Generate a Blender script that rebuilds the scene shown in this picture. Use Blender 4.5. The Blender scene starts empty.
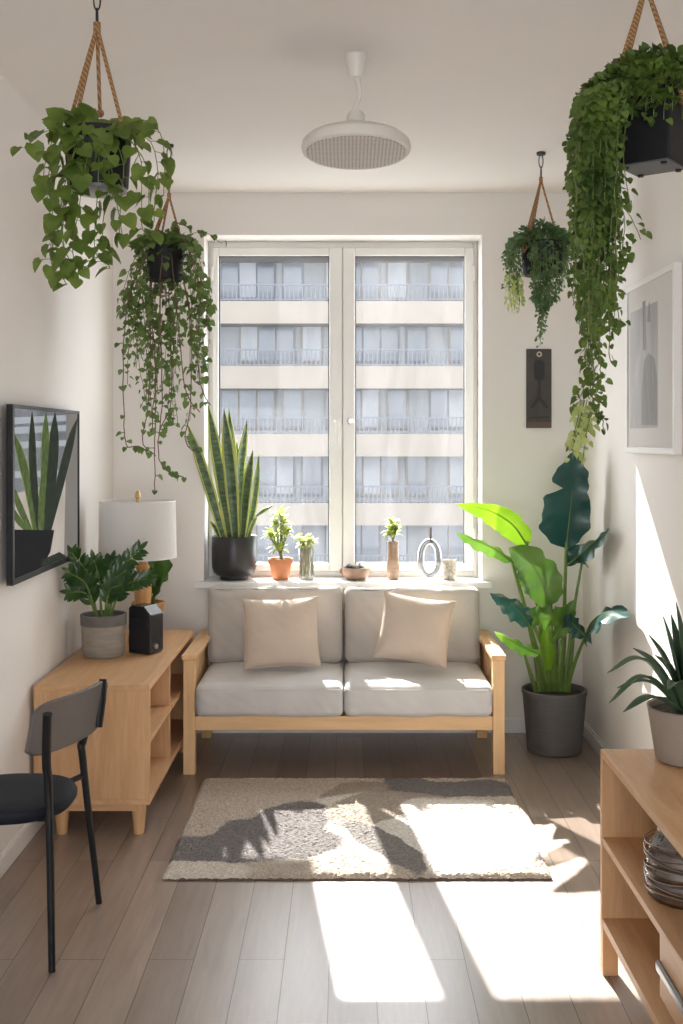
import bpy, bmesh, math, random
from mathutils import Vector, Matrix, noise as mnoise

R = random.Random(7)
sc = bpy.context.scene
COL = sc.collection
PI = math.pi
F = 1100.0
CX, CY, HC = 346.0, 440.0, 1.41          # vanishing point and eye height


def P(x, y, Y):
    """a point seen at photo position x, y that stands at depth Y"""
    return Vector(((x - CX) * Y / F, Y, HC - (y - CY) * Y / F))


def rnd(a, b):
    return R.uniform(a, b)


# ------------------------------------------------------------------ materials
def new_mat(name):
    m = bpy.data.materials.new(name)
    m.use_nodes = True
    nt = m.node_tree
    b = nt.nodes['Principled BSDF']
    return m, nt, b


def coords(nt, scale=(1, 1, 1), rot=(0, 0, 0), loc=(0, 0, 0)):
    tc = nt.nodes.new('ShaderNodeTexCoord')
    mp = nt.nodes.new('ShaderNodeMapping')
    mp.inputs['Scale'].default_value = scale
    mp.inputs['Rotation'].default_value = rot
    mp.inputs['Location'].default_value = loc
    nt.links.new(tc.outputs['Object'], mp.inputs['Vector'])
    return mp.outputs['Vector']


def noise_tex(nt, vec, scale, detail=3, rough=0.5, dist=0.0):
    n = nt.nodes.new('ShaderNodeTexNoise')
    n.inputs['Scale'].default_value = scale
    n.inputs['Detail'].default_value = detail
    n.inputs['Roughness'].default_value = rough
    n.inputs['Distortion'].default_value = dist
    nt.links.new(vec, n.inputs['Vector'])
    return n.outputs['Fac']


def ramp(nt, fac, stops):
    r = nt.nodes.new('ShaderNodeValToRGB')
    el = r.color_ramp.elements
    while len(el) < len(stops):
        el.new(0.5)
    for e, (p, c) in zip(el, stops):
        e.position = p
        e.color = (*c, 1)
    nt.links.new(fac, r.inputs['Fac'])
    return r.outputs['Color']


def bump(nt, b, h, strength, dist):
    n = nt.nodes.new('ShaderNodeBump')
    n.inputs['Strength'].default_value = strength
    n.inputs['Distance'].default_value = dist
    nt.links.new(h, n.inputs['Height'])
    nt.links.new(n.outputs['Normal'], b.inputs['Normal'])


def plain(name, col, rough=0.5, metal=0.0, vary=0.06, scale=20, bmp=0.0, bscale=200, spec=0.5, stretch=(1, 1, 1)):
    m, nt, b = new_mat(name)
    v = coords(nt, stretch)
    f = noise_tex(nt, v, scale, 4)
    lo = tuple(c * (1 - vary) for c in col)
    hi = tuple(min(1, c * (1 + vary)) for c in col)
    nt.links.new(ramp(nt, f, [(0.3, lo), (0.7, hi)]), b.inputs['Base Color'])
    b.inputs['Roughness'].default_value = rough
    b.inputs['Metallic'].default_value = metal
    b.inputs['Specular IOR Level'].default_value = spec
    if bmp:
        bump(nt, b, noise_tex(nt, v, bscale, 3), bmp, 0.002)
    return m


def wood(name, c1, c2, stretch, rough=0.5):
    m, nt, b = new_mat(name)
    v = coords(nt, stretch)
    f = noise_tex(nt, v, 3.0, 8, 0.62, 0.6)
    f2 = noise_tex(nt, v, 16.0, 4, 0.6)
    mx = nt.nodes.new('ShaderNodeMath')
    mx.operation = 'MULTIPLY_ADD'
    mx.inputs[1].default_value = 0.35
    nt.links.new(f2, mx.inputs[0])
    nt.links.new(f, mx.inputs[2])
    nt.links.new(ramp(nt, mx.outputs[0], [(0.4, c1), (0.9, c2)]), b.inputs['Base Color'])
    b.inputs['Roughness'].default_value = rough
    bump(nt, b, f2, 0.08, 0.002)
    return m


def leaf_mat(name, c1, c2, trans=0.3, scale=9, rough=0.42, stretch=(1, 1, 1), tcol=None):
    m, nt, b = new_mat(name)
    v = coords(nt, stretch)
    f = noise_tex(nt, v, scale, 3)
    c = ramp(nt, f, [(0.35, c1), (0.65, c2)])
    nt.links.new(c, b.inputs['Base Color'])
    b.inputs['Roughness'].default_value = rough
    t = nt.nodes.new('ShaderNodeBsdfTranslucent')
    if tcol:
        t.inputs['Color'].default_value = (*tcol, 1)
    else:
        nt.links.new(c, t.inputs['Color'])
    mx = nt.nodes.new('ShaderNodeMixShader')
    mx.inputs[0].default_value = trans
    nt.links.new(b.outputs[0], mx.inputs[1])
    nt.links.new(t.outputs[0], mx.inputs[2])
    nt.links.new(mx.outputs[0], nt.nodes['Material Output'].inputs['Surface'])
    return m


def glass_mat(name, tint, refl=0.08, haze=0.0, hazecol=(0.9, 0.93, 1), streak=False, blend=0.35):
    m, nt, b = new_mat(name)
    nt.nodes.remove(b)
    t = nt.nodes.new('ShaderNodeBsdfTransparent')
    t.inputs['Color'].default_value = (*tint, 1)
    g = nt.nodes.new('ShaderNodeBsdfGlossy')
    g.inputs['Roughness'].default_value = 0.03
    fr = nt.nodes.new('ShaderNodeLayerWeight')
    fr.inputs['Blend'].default_value = blend
    mul = nt.nodes.new('ShaderNodeMath')
    mul.operation = 'MULTIPLY_ADD'
    mul.inputs[1].default_value = 0.7
    mul.inputs[2].default_value = refl
    nt.links.new(fr.outputs['Fresnel'], mul.inputs[0])
    mx = nt.nodes.new('ShaderNodeMixShader')
    nt.links.new(mul.outputs[0], mx.inputs[0])
    nt.links.new(t.outputs[0], mx.inputs[1])
    nt.links.new(g.outputs[0], mx.inputs[2])
    out = mx.outputs[0]
    if haze:
        d = nt.nodes.new('ShaderNodeBsdfTranslucent')
        d.inputs['Color'].default_value = (*hazecol, 1)
        m2 = nt.nodes.new('ShaderNodeMixShader')
        if streak:
            v = coords(nt, (1.0, 1.0, 0.25))
            f = noise_tex(nt, v, 7.0, 6, 0.65, 1.0)
            r = nt.nodes.new('ShaderNodeMapRange')
            r.inputs['From Min'].default_value = 0.35
            r.inputs['From Max'].default_value = 0.75
            r.inputs['To Min'].default_value = haze * 0.6
            r.inputs['To Max'].default_value = haze * 2.0
            nt.links.new(f, r.inputs['Value'])
            nt.links.new(r.outputs[0], m2.inputs[0])
        else:
            m2.inputs[0].default_value = haze
        nt.links.new(out, m2.inputs[1])
        nt.links.new(d.outputs[0], m2.inputs[2])
        out = m2.outputs[0]
    nt.links.new(out, nt.nodes['Material Output'].inputs['Surface'])
    return m


M = {}
M['wall'] = plain('wall_paint', (0.775, 0.745, 0.715), 0.85, vary=0.012, scale=3, bmp=0.15, bscale=90)
M['ceiling'] = plain('ceiling_paint', (0.775, 0.74, 0.71), 0.9, vary=0.01, scale=3)
M['white'] = plain('white_lacquer', (0.80, 0.79, 0.77), 0.35, vary=0.01)
M['upvc'] = plain('white_window_plastic', (0.80, 0.79, 0.765), 0.3, vary=0.01)
M['seal'] = plain('black_rubber_seal', (0.03, 0.03, 0.035), 0.6)
M['steel'] = plain('brushed_steel', (0.55, 0.54, 0.52), 0.3, 1.0)
M['oak_x'] = wood('light_oak_across', (0.49, 0.265, 0.12), (0.67, 0.41, 0.215), (0.6, 7, 7))
M['oak_y'] = wood('light_oak_lengthwise', (0.49, 0.265, 0.12), (0.67, 0.41, 0.215), (7, 0.6, 7))
M['oak_z'] = wood('light_oak_upright', (0.49, 0.265, 0.12), (0.67, 0.41, 0.215), (7, 7, 0.6))
M['pine_x'] = wood('pale_pine_across', (0.60, 0.36, 0.165), (0.78, 0.52, 0.275), (0.6, 7, 7), 0.45)
M['pine_y'] = wood('pale_pine_lengthwise', (0.60, 0.36, 0.165), (0.78, 0.52, 0.275), (7, 0.6, 7), 0.45)
M['pine_z'] = wood('pale_pine_upright', (0.60, 0.36, 0.165), (0.78, 0.52, 0.275), (7, 7, 0.6), 0.45)
M['black'] = plain('matt_black', (0.009, 0.009, 0.010), 0.5, spec=0.3)
M['blackmetal'] = plain('black_powder_coat', (0.008, 0.008, 0.009), 0.4, spec=0.35)
M['charcoal'] = plain('charcoal_ceramic', (0.022, 0.021, 0.022), 0.4, vary=0.1)
M['soil'] = plain('potting_soil', (0.045, 0.032, 0.022), 0.95, vary=0.5, scale=120, bmp=0.8, bscale=150)
M['darksteel'] = plain('dark_brushed_metal', (0.16, 0.155, 0.15), 0.35, 0.8)
M['hook'] = plain('dark_iron', (0.06, 0.06, 0.065), 0.35, 0.8)


def rope_mat():
    m, nt, b = new_mat('jute_rope')
    v = coords(nt)
    w = nt.nodes.new('ShaderNodeTexWave')
    w.wave_type = 'BANDS'
    w.bands_direction = 'DIAGONAL'
    w.inputs['Scale'].default_value = 45
    w.inputs['Distortion'].default_value = 1
    nt.links.new(v, w.inputs['Vector'])
    nt.links.new(ramp(nt, w.outputs['Fac'], [(0.2, (0.22, 0.11, 0.045)), (0.8, (0.42, 0.24, 0.11))]), b.inputs['Base Color'])
    b.inputs['Roughness'].default_value = 0.9
    bump(nt, b, w.outputs['Fac'], 0.6, 0.002)
    return m


M['rope'] = rope_mat()


def fabric(name, col, vary=0.06, weave=650):
    m, nt, b = new_mat(name)
    v = coords(nt)
    f = noise_tex(nt, v, 6, 3)
    lo = tuple(c * (1 - vary) for c in col)
    hi = tuple(c * (1 + vary) for c in col)
    nt.links.new(ramp(nt, f, [(0.3, lo), (0.7, hi)]), b.inputs['Base Color'])
    b.inputs['Roughness'].default_value = 0.95
    b.inputs['Specular IOR Level'].default_value = 0.15
    b.inputs['Sheen Weight'].default_value = 0.15
    bump(nt, b, noise_tex(nt, v, weave, 2), 0.25, 0.001)
    return m


M['sofa_fabric'] = fabric('grey_beige_linen', (0.47, 0.435, 0.40))
M['seat_fabric'] = fabric('pale_grey_linen', (0.56, 0.545, 0.53))
M['pillow_fabric'] = fabric('beige_linen', (0.60, 0.50, 0.41))
M['piping'] = fabric('piping_fabric', (0.40, 0.36, 0.33))
M['seat_navy'] = plain('black_seat_pad', (0.006, 0.008, 0.014), 0.7, spec=0.3, bmp=0.2, bscale=400)
M['back_grey'] = plain('taupe_grey_shell', (0.115, 0.10, 0.09), 0.55, vary=0.04)


def floor_mat():
    m, nt, b = new_mat('greyed_oak_planks')
    tc = nt.nodes.new('ShaderNodeTexCoord')
    mp = nt.nodes.new('ShaderNodeMapping')
    mp.inputs['Rotation'].default_value = (0, 0, PI / 2)
    mp.inputs['Location'].default_value = (0.33, 0.045, 0)
    nt.links.new(tc.outputs['Object'], mp.inputs['Vector'])
    br = nt.nodes.new('ShaderNodeTexBrick')
    br.offset = 0.37
    br.offset_frequency = 2
    br.inputs['Scale'].default_value = 1.0
    br.inputs['Mortar Size'].default_value = 0.0014
    br.inputs['Mortar Smooth'].default_value = 0.2
    br.inputs['Brick Width'].default_value = 1.12
    br.inputs['Row Height'].default_value = 0.1225
    br.inputs['Bias'].default_value = 0.0
    br.inputs['Color1'].default_value = (0.235, 0.172, 0.136, 1)
    br.inputs['Color2'].default_value = (0.315, 0.245, 0.197, 1)
    br.inputs['Mortar'].default_value = (0.07, 0.048, 0.035, 1)
    nt.links.new(mp.outputs['Vector'], br.inputs['Vector'])
    v = coords(nt, (9, 0.8, 1))
    g = noise_tex(nt, v, 4, 8, 0.65, 0.5)
    gc = ramp(nt, g, [(0.3, (0.78, 0.78, 0.78)), (0.7, (1.15, 1.15, 1.15))])
    mx = nt.nodes.new('ShaderNodeMix')
    mx.data_type = 'RGBA'
    mx.blend_type = 'MULTIPLY'
    mx.inputs['Factor'].default_value = 1.0
    nt.links.new(br.outputs['Color'], mx.inputs[6])
    nt.links.new(gc, mx.inputs[7])
    nt.links.new(mx.outputs[2], b.inputs['Base Color'])
    rr = nt.nodes.new('ShaderNodeMapRange')
    rr.inputs['To Min'].default_value = 0.27
    rr.inputs['To Max'].default_value = 0.42
    nt.links.new(g, rr.inputs['Value'])
    nt.links.new(rr.outputs[0], b.inputs['Roughness'])
    b.inputs['Specular IOR Level'].default_value = 0.75
    b.inputs['Coat Weight'].default_value = 0.25
    b.inputs['Coat Roughness'].default_value = 0.3
    inv = nt.nodes.new('ShaderNodeMath')
    inv.operation = 'MULTIPLY_ADD'
    inv.inputs[1].default_value = -1.0
    inv.inputs[2].default_value = 1.0
    nt.links.new(br.outputs['Fac'], inv.inputs[0])
    bump(nt, b, inv.outputs[0], 0.5, 0.002)
    return m


M['floor'] = floor_mat()


def rug_mat():
    m, nt, b = new_mat('tufted_rug_wool')
    tc = nt.nodes.new('ShaderNodeTexCoord')
    nz = nt.nodes.new('ShaderNodeTexNoise')
    nz.inputs['Scale'].default_value = 5.0
    nz.inputs['Detail'].default_value = 2
    nt.links.new(tc.outputs['Object'], nz.inputs['Vector'])
    sub = nt.nodes.new('ShaderNodeVectorMath')
    sub.operation = 'MULTIPLY_ADD'
    sub.inputs[1].default_value = (0.14, 0.14, 0)
    nt.links.new(nz.outputs['Color'], sub.inputs[0])
    nt.links.new(tc.outputs['Object'], sub.inputs[2])
    pile = nt.nodes.new('ShaderNodeTexNoise')
    pile.inputs['Scale'].default_value = 130
    pile.inputs['Detail'].default_value = 2
    nt.links.new(tc.outputs['Object'], pile.inputs['Vector'])
    base = (0.52, 0.45, 0.375)
    cur = nt.nodes.new('ShaderNodeRGB')
    cur.outputs[0].default_value = (*base, 1)
    cur = cur.outputs[0]
    # centre x, y (rug coordinates), radii, turn, colour
    blobs = [
        (0.12, 0.30, 0.26, 0.17, 0.2, (0.36, 0.30, 0.25)),
        (-0.10, -0.05, 0.20, 0.40, -0.5, (0.68, 0.63, 0.55)),
        (0.33, -0.13, 0.36, 0.36, 0.3, (0.72, 0.68, 0.62)),
        (0.04, 0.12, 0.13, 0.22, -0.4, (0.40, 0.345, 0.29)),
        (-0.40, -0.22, 0.34, 0.20, 0.12, (0.21, 0.195, 0.19)),
        (-0.25, -0.03, 0.13, 0.24, -0.35, (0.21, 0.195, 0.19)),
        (-0.62, -0.02, 0.16, 0.14, 0.3, (0.52, 0.45, 0.375)),
        (-0.60, -0.50, 0.24, 0.12, 0.0, (0.66, 0.60, 0.52)),
        (0.42, 0.36, 0.30, 0.105, -0.10, (0.20, 0.185, 0.18)),
        (0.22, 0.45, 0.12, 0.09, -0.5, (0.21, 0.195, 0.19)),
        (0.10, -0.25, 0.07, 0.28, 0.45, (0.24, 0.225, 0.21)),  # grey streak: rug pattern mixed with window shadow put into the colour
    ]
    for (x, y, rx, ry, a, col) in blobs:
        mp = nt.nodes.new('ShaderNodeMapping')
        mp.vector_type = 'TEXTURE'
        mp.inputs['Location'].default_value = (x + 0.07, y + 0.07, 0)
        mp.inputs['Rotation'].default_value = (0, 0, a)
        mp.inputs['Scale'].default_value = (rx, ry, 1)
        nt.links.new(sub.outputs[0], mp.inputs['Vector'])
        ml = nt.nodes.new('ShaderNodeVectorMath')
        ml.operation = 'MULTIPLY'
        ml.inputs[1].default_value = (1, 1, 0)
        nt.links.new(mp.outputs[0], ml.inputs[0])
        ln = nt.nodes.new('ShaderNodeVectorMath')
        ln.operation = 'LENGTH'
        nt.links.new(ml.outputs[0], ln.inputs[0])
        ad = nt.nodes.new('ShaderNodeMath')
        ad.operation = 'MULTIPLY_ADD'
        ad.inputs[1].default_value = 0.12
        nt.links.new(pile.outputs['Fac'], ad.inputs[0])
        nt.links.new(ln.outputs['Value'], ad.inputs[2])
        r = nt.nodes.new('ShaderNodeMapRange')
        r.inputs['From Min'].default_value = 1.02
        r.inputs['From Max'].default_value = 1.12
        r.inputs['To Min'].default_value = 1
        r.inputs['To Max'].default_value = 0
        nt.links.new(ad.outputs[0], r.inputs['Value'])
        mx = nt.nodes.new('ShaderNodeMix')
        mx.data_type = 'RGBA'
        nt.links.new(r.outputs[0], mx.inputs['Factor'])
        nt.links.new(cur, mx.inputs[6])
        mx.inputs[7].default_value = (*col, 1)
        cur = mx.outputs[2]
    mx = nt.nodes.new('ShaderNodeMix')
    mx.data_type = 'RGBA'
    mx.blend_type = 'MULTIPLY'
    mx.inputs['Factor'].default_value = 1
    nt.links.new(cur, mx.inputs[6])
    nt.links.new(ramp(nt, pile.outputs['Fac'], [(0.3, (0.75, 0.75, 0.75)), (0.65, (1.12, 1.12, 1.12))]), mx.inputs[7])
    nt.links.new(mx.outputs[2], b.inputs['Base Color'])
    b.inputs['Roughness'].default_value = 1
    b.inputs['Specular IOR Level'].default_value = 0.05
    bump(nt, b, pile.outputs['Fac'], 1.0, 0.01)
    return m


M['rug'] = rug_mat()
M['rug_edge'] = plain('rug_backing', (0.16, 0.11, 0.08), 1.0)
M['pane'] = glass_mat('window_glass', (0.96, 0.975, 0.98), 0.0, 0.016, streak=True, blend=0.02)
M['pane_rear'] = glass_mat('fill_window_glass', (0.98, 0.985, 0.99), 0.02)
M['glass'] = glass_mat('clear_glass', (0.80, 0.82, 0.78), 0.08, 0.02)
M['smoke_glass'] = glass_mat('grey_glass', (0.50, 0.52, 0.53), 0.12, 0.02, (0.6, 0.62, 0.62))
M['jar_glass'] = glass_mat('amber_grey_glass', (0.66, 0.55, 0.46), 0.22, 0.10, (0.7, 0.6, 0.5))

M['pothos'] = leaf_mat('pothos_leaf', (0.095, 0.155, 0.024), (0.19, 0.265, 0.05), 0.35, 14)
M['ivy'] = leaf_mat('ivy_leaf', (0.075, 0.145, 0.035), (0.18, 0.27, 0.07), 0.3, 14)
M['ivy_dark'] = leaf_mat('dense_ivy_leaf', (0.05, 0.10, 0.02), (0.16, 0.24, 0.045), 0.3, 10)
M['trail'] = leaf_mat('small_trailing_leaf', (0.07, 0.15, 0.055), (0.17, 0.27, 0.12), 0.3, 14)
M['trail_pale'] = leaf_mat('pale_trailing_leaf', (0.42, 0.50, 0.16), (0.60, 0.66, 0.28), 0.4, 14)
M['stem_g'] = plain('green_stem', (0.16, 0.20, 0.06), 0.6)
M['stem_b'] = plain('brown_stem', (0.14, 0.085, 0.045), 0.7)
M['snake_mid'] = leaf_mat('snake_leaf_middle', (0.035, 0.075, 0.035), (0.12, 0.19, 0.085), 0.08, 22, 0.4, (1, 1, 3.5))
M['snake_edge'] = leaf_mat('snake_leaf_margin', (0.42, 0.46, 0.11), (0.55, 0.56, 0.16), 0.2, 10)
M['bird_dark'] = leaf_mat('dark_banana_leaf', (0.010, 0.05, 0.045), (0.022, 0.085, 0.07), 0.10, 6, 0.3)
M['bird_mid'] = leaf_mat('mid_green_banana_leaf', (0.055, 0.14, 0.018), (0.11, 0.23, 0.028), 0.25, 6, 0.35)
M['bird_bright'] = leaf_mat('bright_banana_leaf', (0.15, 0.31, 0.012), (0.23, 0.42, 0.02), 0.28, 6, 0.35)
M['bird_stem'] = plain('banana_leaf_stalk', (0.13, 0.21, 0.045), 0.45, vary=0.25)
M['zz'] = leaf_mat('glossy_dark_leaf', (0.018, 0.055, 0.016), (0.055, 0.12, 0.028), 0.12, 16, 0.28)
M['rubber'] = leaf_mat('broad_green_leaf', (0.035, 0.095, 0.02), (0.09, 0.18, 0.035), 0.15, 12, 0.35)
M['agave'] = leaf_mat('grey_green_spiky_leaf', (0.04, 0.085, 0.045), (0.09, 0.15, 0.08), 0.06, 12, 0.4)
M['var_leaf'] = leaf_mat('variegated_yellow_leaf', (0.30, 0.40, 0.07), (0.55, 0.60, 0.22), 0.35, 30)
M['pale_leaf'] = leaf_mat('pale_cream_leaf', (0.42, 0.48, 0.16), (0.62, 0.66, 0.36), 0.3, 30)
M['bird_pot'] = plain('dark_grey_ribbed_plastic', (0.105, 0.103, 0.10), 0.55, vary=0.1, scale=14, stretch=(1, 1, 8), bmp=0.3, bscale=120)
M['terracotta'] = plain('terracotta', (0.52, 0.20, 0.09), 0.75, vary=0.08)
M['concrete'] = plain('grey_concrete', (0.30, 0.27, 0.235), 0.8, vary=0.15, scale=12, stretch=(1, 1, 4), bmp=0.3, bscale=150)
M['concrete_dark'] = plain('dark_band_concrete', (0.14, 0.135, 0.125), 0.75, vary=0.12)
M['taupe_pot'] = plain('taupe_ceramic', (0.30, 0.25, 0.21), 0.6, vary=0.05)
M['tan_pot'] = plain('tan_ceramic', (0.42, 0.22, 0.09), 0.6, vary=0.1)
M['lamp_white'] = plain('lamp_white_enamel', (0.72, 0.68, 0.63), 0.4, vary=0.02)
M['brass'] = plain('aged_brass', (0.60, 0.42, 0.18), 0.35, 0.9)
M['turned_wood'] = wood('turned_honey_wood', (0.42, 0.20, 0.06), (0.62, 0.34, 0.12), (6, 6, 0.8), 0.35)
M['speckled'] = plain('speckled_birch_ceramic', (0.42, 0.38, 0.32), 0.7, vary=0.55, scale=55)
M['brown_glaze'] = plain('brown_glazed_ceramic', (0.30, 0.20, 0.135), 0.4, vary=0.3, scale=25, stretch=(1, 1, 3))
M['bowl_brown'] = plain('brown_stoneware', (0.30, 0.19, 0.13), 0.45, vary=0.25, scale=30)
M['pebble'] = plain('grey_pebbles', (0.16, 0.17, 0.16), 0.5, vary=0.4, scale=60)
M['print_paper'] = plain('print_mat_board', (0.70, 0.68, 0.65), 0.8, vary=0.01)


def shade_mat():
    m, nt, b = new_mat('lamp_shade_linen')
    b.inputs['Base Color'].default_value = (0.80, 0.785, 0.77, 1)
    b.inputs['Roughness'].default_value = 0.9
    bump(nt, b, noise_tex(nt, coords(nt), 500, 2), 0.15, 0.001)
    t = nt.nodes.new('ShaderNodeBsdfTranslucent')
    t.inputs['Color'].default_value = (0.8, 0.78, 0.75, 1)
    mx = nt.nodes.new('ShaderNodeMixShader')
    mx.inputs[0].default_value = 0.3
    nt.links.new(b.outputs[0], mx.inputs[1])
    nt.links.new(t.outputs[0], mx.inputs[2])
    nt.links.new(mx.outputs[0], nt.nodes['Material Output'].inputs['Surface'])
    return m


M['shade'] = shade_mat()


def perforated():
    m, nt, b = new_mat('perforated_diffuser')
    v = coords(nt, (1, 1, 0))
    vo = nt.nodes.new('ShaderNodeTexVoronoi')
    vo.inputs['Scale'].default_value = 88
    vo.inputs['Randomness'].default_value = 0.12
    nt.links.new(v, vo.inputs['Vector'])
    nt.links.new(ramp(nt, vo.outputs['Distance'], [(0.20, (0.22, 0.20, 0.18)), (0.36, (0.58, 0.54, 0.50))]), b.inputs['Base Color'])
    b.inputs['Roughness'].default_value = 0.6
    return m


M['perforated'] = perforated()


def art_mat(name, stops, scale, stretch, detail=6):
    m, nt, b = new_mat(name)
    v = coords(nt, stretch)
    f = noise_tex(nt, v, scale, detail, 0.6, 0.8)
    nt.links.new(ramp(nt, f, stops), b.inputs['Base Color'])
    b.inputs['Roughness'].default_value = 0.7
    return m


M['art_grey'] = art_mat('grey_wash_print', [(0.35, (0.38, 0.37, 0.36)), (0.7, (0.56, 0.55, 0.54))], 5, (1, 1, 0.5))
M['art_dark'] = art_mat('grey_wash_figure', [(0.35, (0.25, 0.245, 0.24)), (0.7, (0.38, 0.37, 0.36))], 8, (1, 1, 0.35))
M['plaque'] = art_mat('dark_brown_plaque', [(0.3, (0.045, 0.038, 0.034)), (0.75, (0.085, 0.073, 0.065))], 14, (1, 1, 0.6))
M['plaque_fig'] = plain('plaque_black_relief', (0.018, 0.017, 0.018), 0.6)
M['plaque_low'] = plain('plaque_brown_strip', (0.12, 0.08, 0.055), 0.6)


def screen_mat(name, col, e, vary=0.1, scale=6):
    m, nt, b = new_mat(name)
    f = noise_tex(nt, coords(nt), scale, 4, 0.6, 0.5)
    lo = tuple(c * (1 - vary) for c in col)
    hi = tuple(min(1, c * (1 + vary)) for c in col)
    c = ramp(nt, f, [(0.35, lo), (0.65, hi)])
    b.inputs['Base Color'].default_value = (0.02, 0.02, 0.02, 1)
    nt.links.new(c, b.inputs['Emission Color'])
    b.inputs['Emission Strength'].default_value = e
    b.inputs['Roughness'].default_value = 0.15
    b.inputs['Specular IOR Level'].default_value = 0.0
    return m


# ------------------------------------------------------------------ mesh helpers
WLOC = {}


def tag(o, label=None, cat=None, group=None, kind=None):
    if label: o['label'] = label
    if cat: o['category'] = cat
    if group: o['group'] = group
    if kind: o['kind'] = kind
    return o


def thing(name, loc, label=None, cat=None, group=None, kind=None):
    o = bpy.data.objects.new(name, None)
    o.empty_display_size = 0.05
    COL.objects.link(o)
    o.location = loc
    WLOC[o] = Vector(loc)
    return tag(o, label, cat, group, kind)


class MB:
    def __init__(s):
        s.v, s.f, s.m = [], [], []

    def add(s, vs, fs, mi=0):
        b = len(s.v)
        s.v.extend(Vector(p) for p in vs)
        s.f.extend(tuple(b + i for i in f) for f in fs)
        s.m.extend([mi] * len(fs))
        return s

    def box(s, x0, x1, y0, y1, z0, z1, mi=0):
        vs = [(x0, y0, z0), (x1, y0, z0), (x1, y1, z0), (x0, y1, z0), (x0, y0, z1), (x1, y0, z1), (x1, y1, z1), (x0, y1, z1)]
        return s.add(vs, [(0, 3, 2, 1), (4, 5, 6, 7), (0, 1, 5, 4), (1, 2, 6, 5), (2, 3, 7, 6), (3, 0, 4, 7)], mi)

    def pane_xz(s, x0, x1, y, z0, z1):
        return s.add([(x0, y, z0), (x1, y, z0), (x1, y, z1), (x0, y, z1)], [(0, 1, 2, 3)])

    def pane_yz(s, x, y0, y1, z0, z1):
        return s.add([(x, y0, z0), (x, y0, z1), (x, y1, z1), (x, y1, z0)], [(0, 1, 2, 3)])

    def lathe(s, cx, cy, prof, n=40, mi=0, rib=0, ribn=0, sx=1, sy=1):
        vs, fs = [], []
        for (r, z) in prof:
            for k in range(n):
                a = 2 * PI * k / n
                rr = r + (rib * math.cos(ribn * a) if rib and r > 0.01 else 0)
                vs.append((cx + rr * sx * math.cos(a), cy + rr * sy * math.sin(a), z))
        for i in range(len(prof) - 1):
            for k in range(n):
                k2 = (k + 1) % n
                fs.append((i * n + k, i * n + k2, (i + 1) * n + k2, (i + 1) * n + k))
        if prof[0][0] > 1e-5: fs.append(tuple(reversed(range(n))))
        if prof[-1][0] > 1e-5: fs.append(tuple((len(prof) - 1) * n + k for k in range(n)))
        return s.add(vs, fs, mi)

    def tube(s, pts, r, n=8, mi=0, closed=False, flat=1.0):
        pts = [Vector(p) for p in pts]
        N = len(pts)
        rs = r if isinstance(r, (list, tuple)) else [r] * N
        vs, fs = [], []
        up = None
        for i, p in enumerate(pts):
            if closed:
                t = pts[(i + 1) % N] - pts[i - 1]
            else:
                t = pts[min(i + 1, N - 1)] - pts[max(i - 1, 0)]
            t = t.normalized() if t.length > 1e-9 else Vector((0, 0, 1))
            if up is None:
                up = Vector((0, 1, 0)) if abs(t.y) < 0.9 else Vector((1, 0, 0))
            a = t.cross(up)
            a = a.normalized() if a.length > 1e-6 else Vector((1, 0, 0))
            b2 = a.cross(t).normalized()
            up = b2
            for k in range(n):
                an = 2 * PI * k / n
                vs.append(p + a * (math.cos(an) * rs[i]) + b2 * (math.sin(an) * rs[i] * flat))
        for i in range(N if closed else N - 1):
            j = (i + 1) % N
            for k in range(n):
                k2 = (k + 1) % n
                fs.append((i * n + k, i * n + k2, j * n + k2, j * n + k))
        if not closed:
            fs.append(tuple(reversed(range(n))))
            fs.append(tuple((N - 1) * n + k for k in range(n)))
        return s.add(vs, fs, mi)

    def sphere(s, c, rx, ry=None, rz=None, n=16, m=10, mi=0):
        ry = ry or rx
        rz = rz or rx
        vs, fs = [], []
        for i in range(m + 1):
            th = PI * i / m
            for k in range(n):
                a = 2 * PI * k / n
                vs.append((c[0] + rx * math.sin(th) * math.cos(a), c[1] + ry * math.sin(th) * math.sin(a), c[2] - rz * math.cos(th)))
        for i in range(m):
            for k in range(n):
                k2 = (k + 1) % n
                fs.append((i * n + k, i * n + k2, (i + 1) * n + k2, (i + 1) * n + k))
        return s.add(vs, fs, mi)

    def blade(s, pts, w, side, fold=0.0, cols=4, mi=0, edge_mi=None, wr=None, wave=0.0, droop=0.0):
        """a leaf blade along pts with half widths w (wr for the other half)"""
        N = len(pts)
        vs, fs, ms = [], [], []
        side = Vector(side)
        for i, p in enumerate(pts):
            t = (pts[min(i + 1, N - 1)] - pts[max(i - 1, 0)]).normalized()
            sd = side - t * side.dot(t)
            sd.normalize()
            nr = sd.cross(t).normalized()
            for k in range(cols + 1):
                u = -1 + 2 * k / cols
                ww = w[i] if (u <= 0 or wr is None) else wr[i]
                off = fold * abs(u) * ww - droop * u * u * ww
                if wave: off += wave * ww * math.sin(i * 0.75 + (2 if u > 0 else 0)) * u * u
                vs.append(p + sd * (u * ww) + nr * off)
        for i in range(N - 1):
            for k in range(cols):
                a = i * (cols + 1) + k
                fs.append((a, a + 1, a + cols + 2, a + cols + 1))
                ms.append(edge_mi if (edge_mi is not None and (k == 0 or k == cols - 1)) else mi)
        b = len(s.v)
        s.v.extend(vs)
        s.f.extend(tuple(b + i for i in f) for f in fs)
        s.m.extend(ms)
        return s

    LANCE = [(0.0, 0.0), (0.15, 0.14), (0.22, 0.38), (0.19, 0.64), (0.09, 0.87)]
    HEART = [(0.0, 0.0), (0.30, -0.10), (0.50, 0.14), (0.47, 0.42), (0.27, 0.74)]
    OVAL = [(0.0, 0.0), (0.26, 0.12), (0.38, 0.38), (0.34, 0.62), (0.17, 0.86)]

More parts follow.
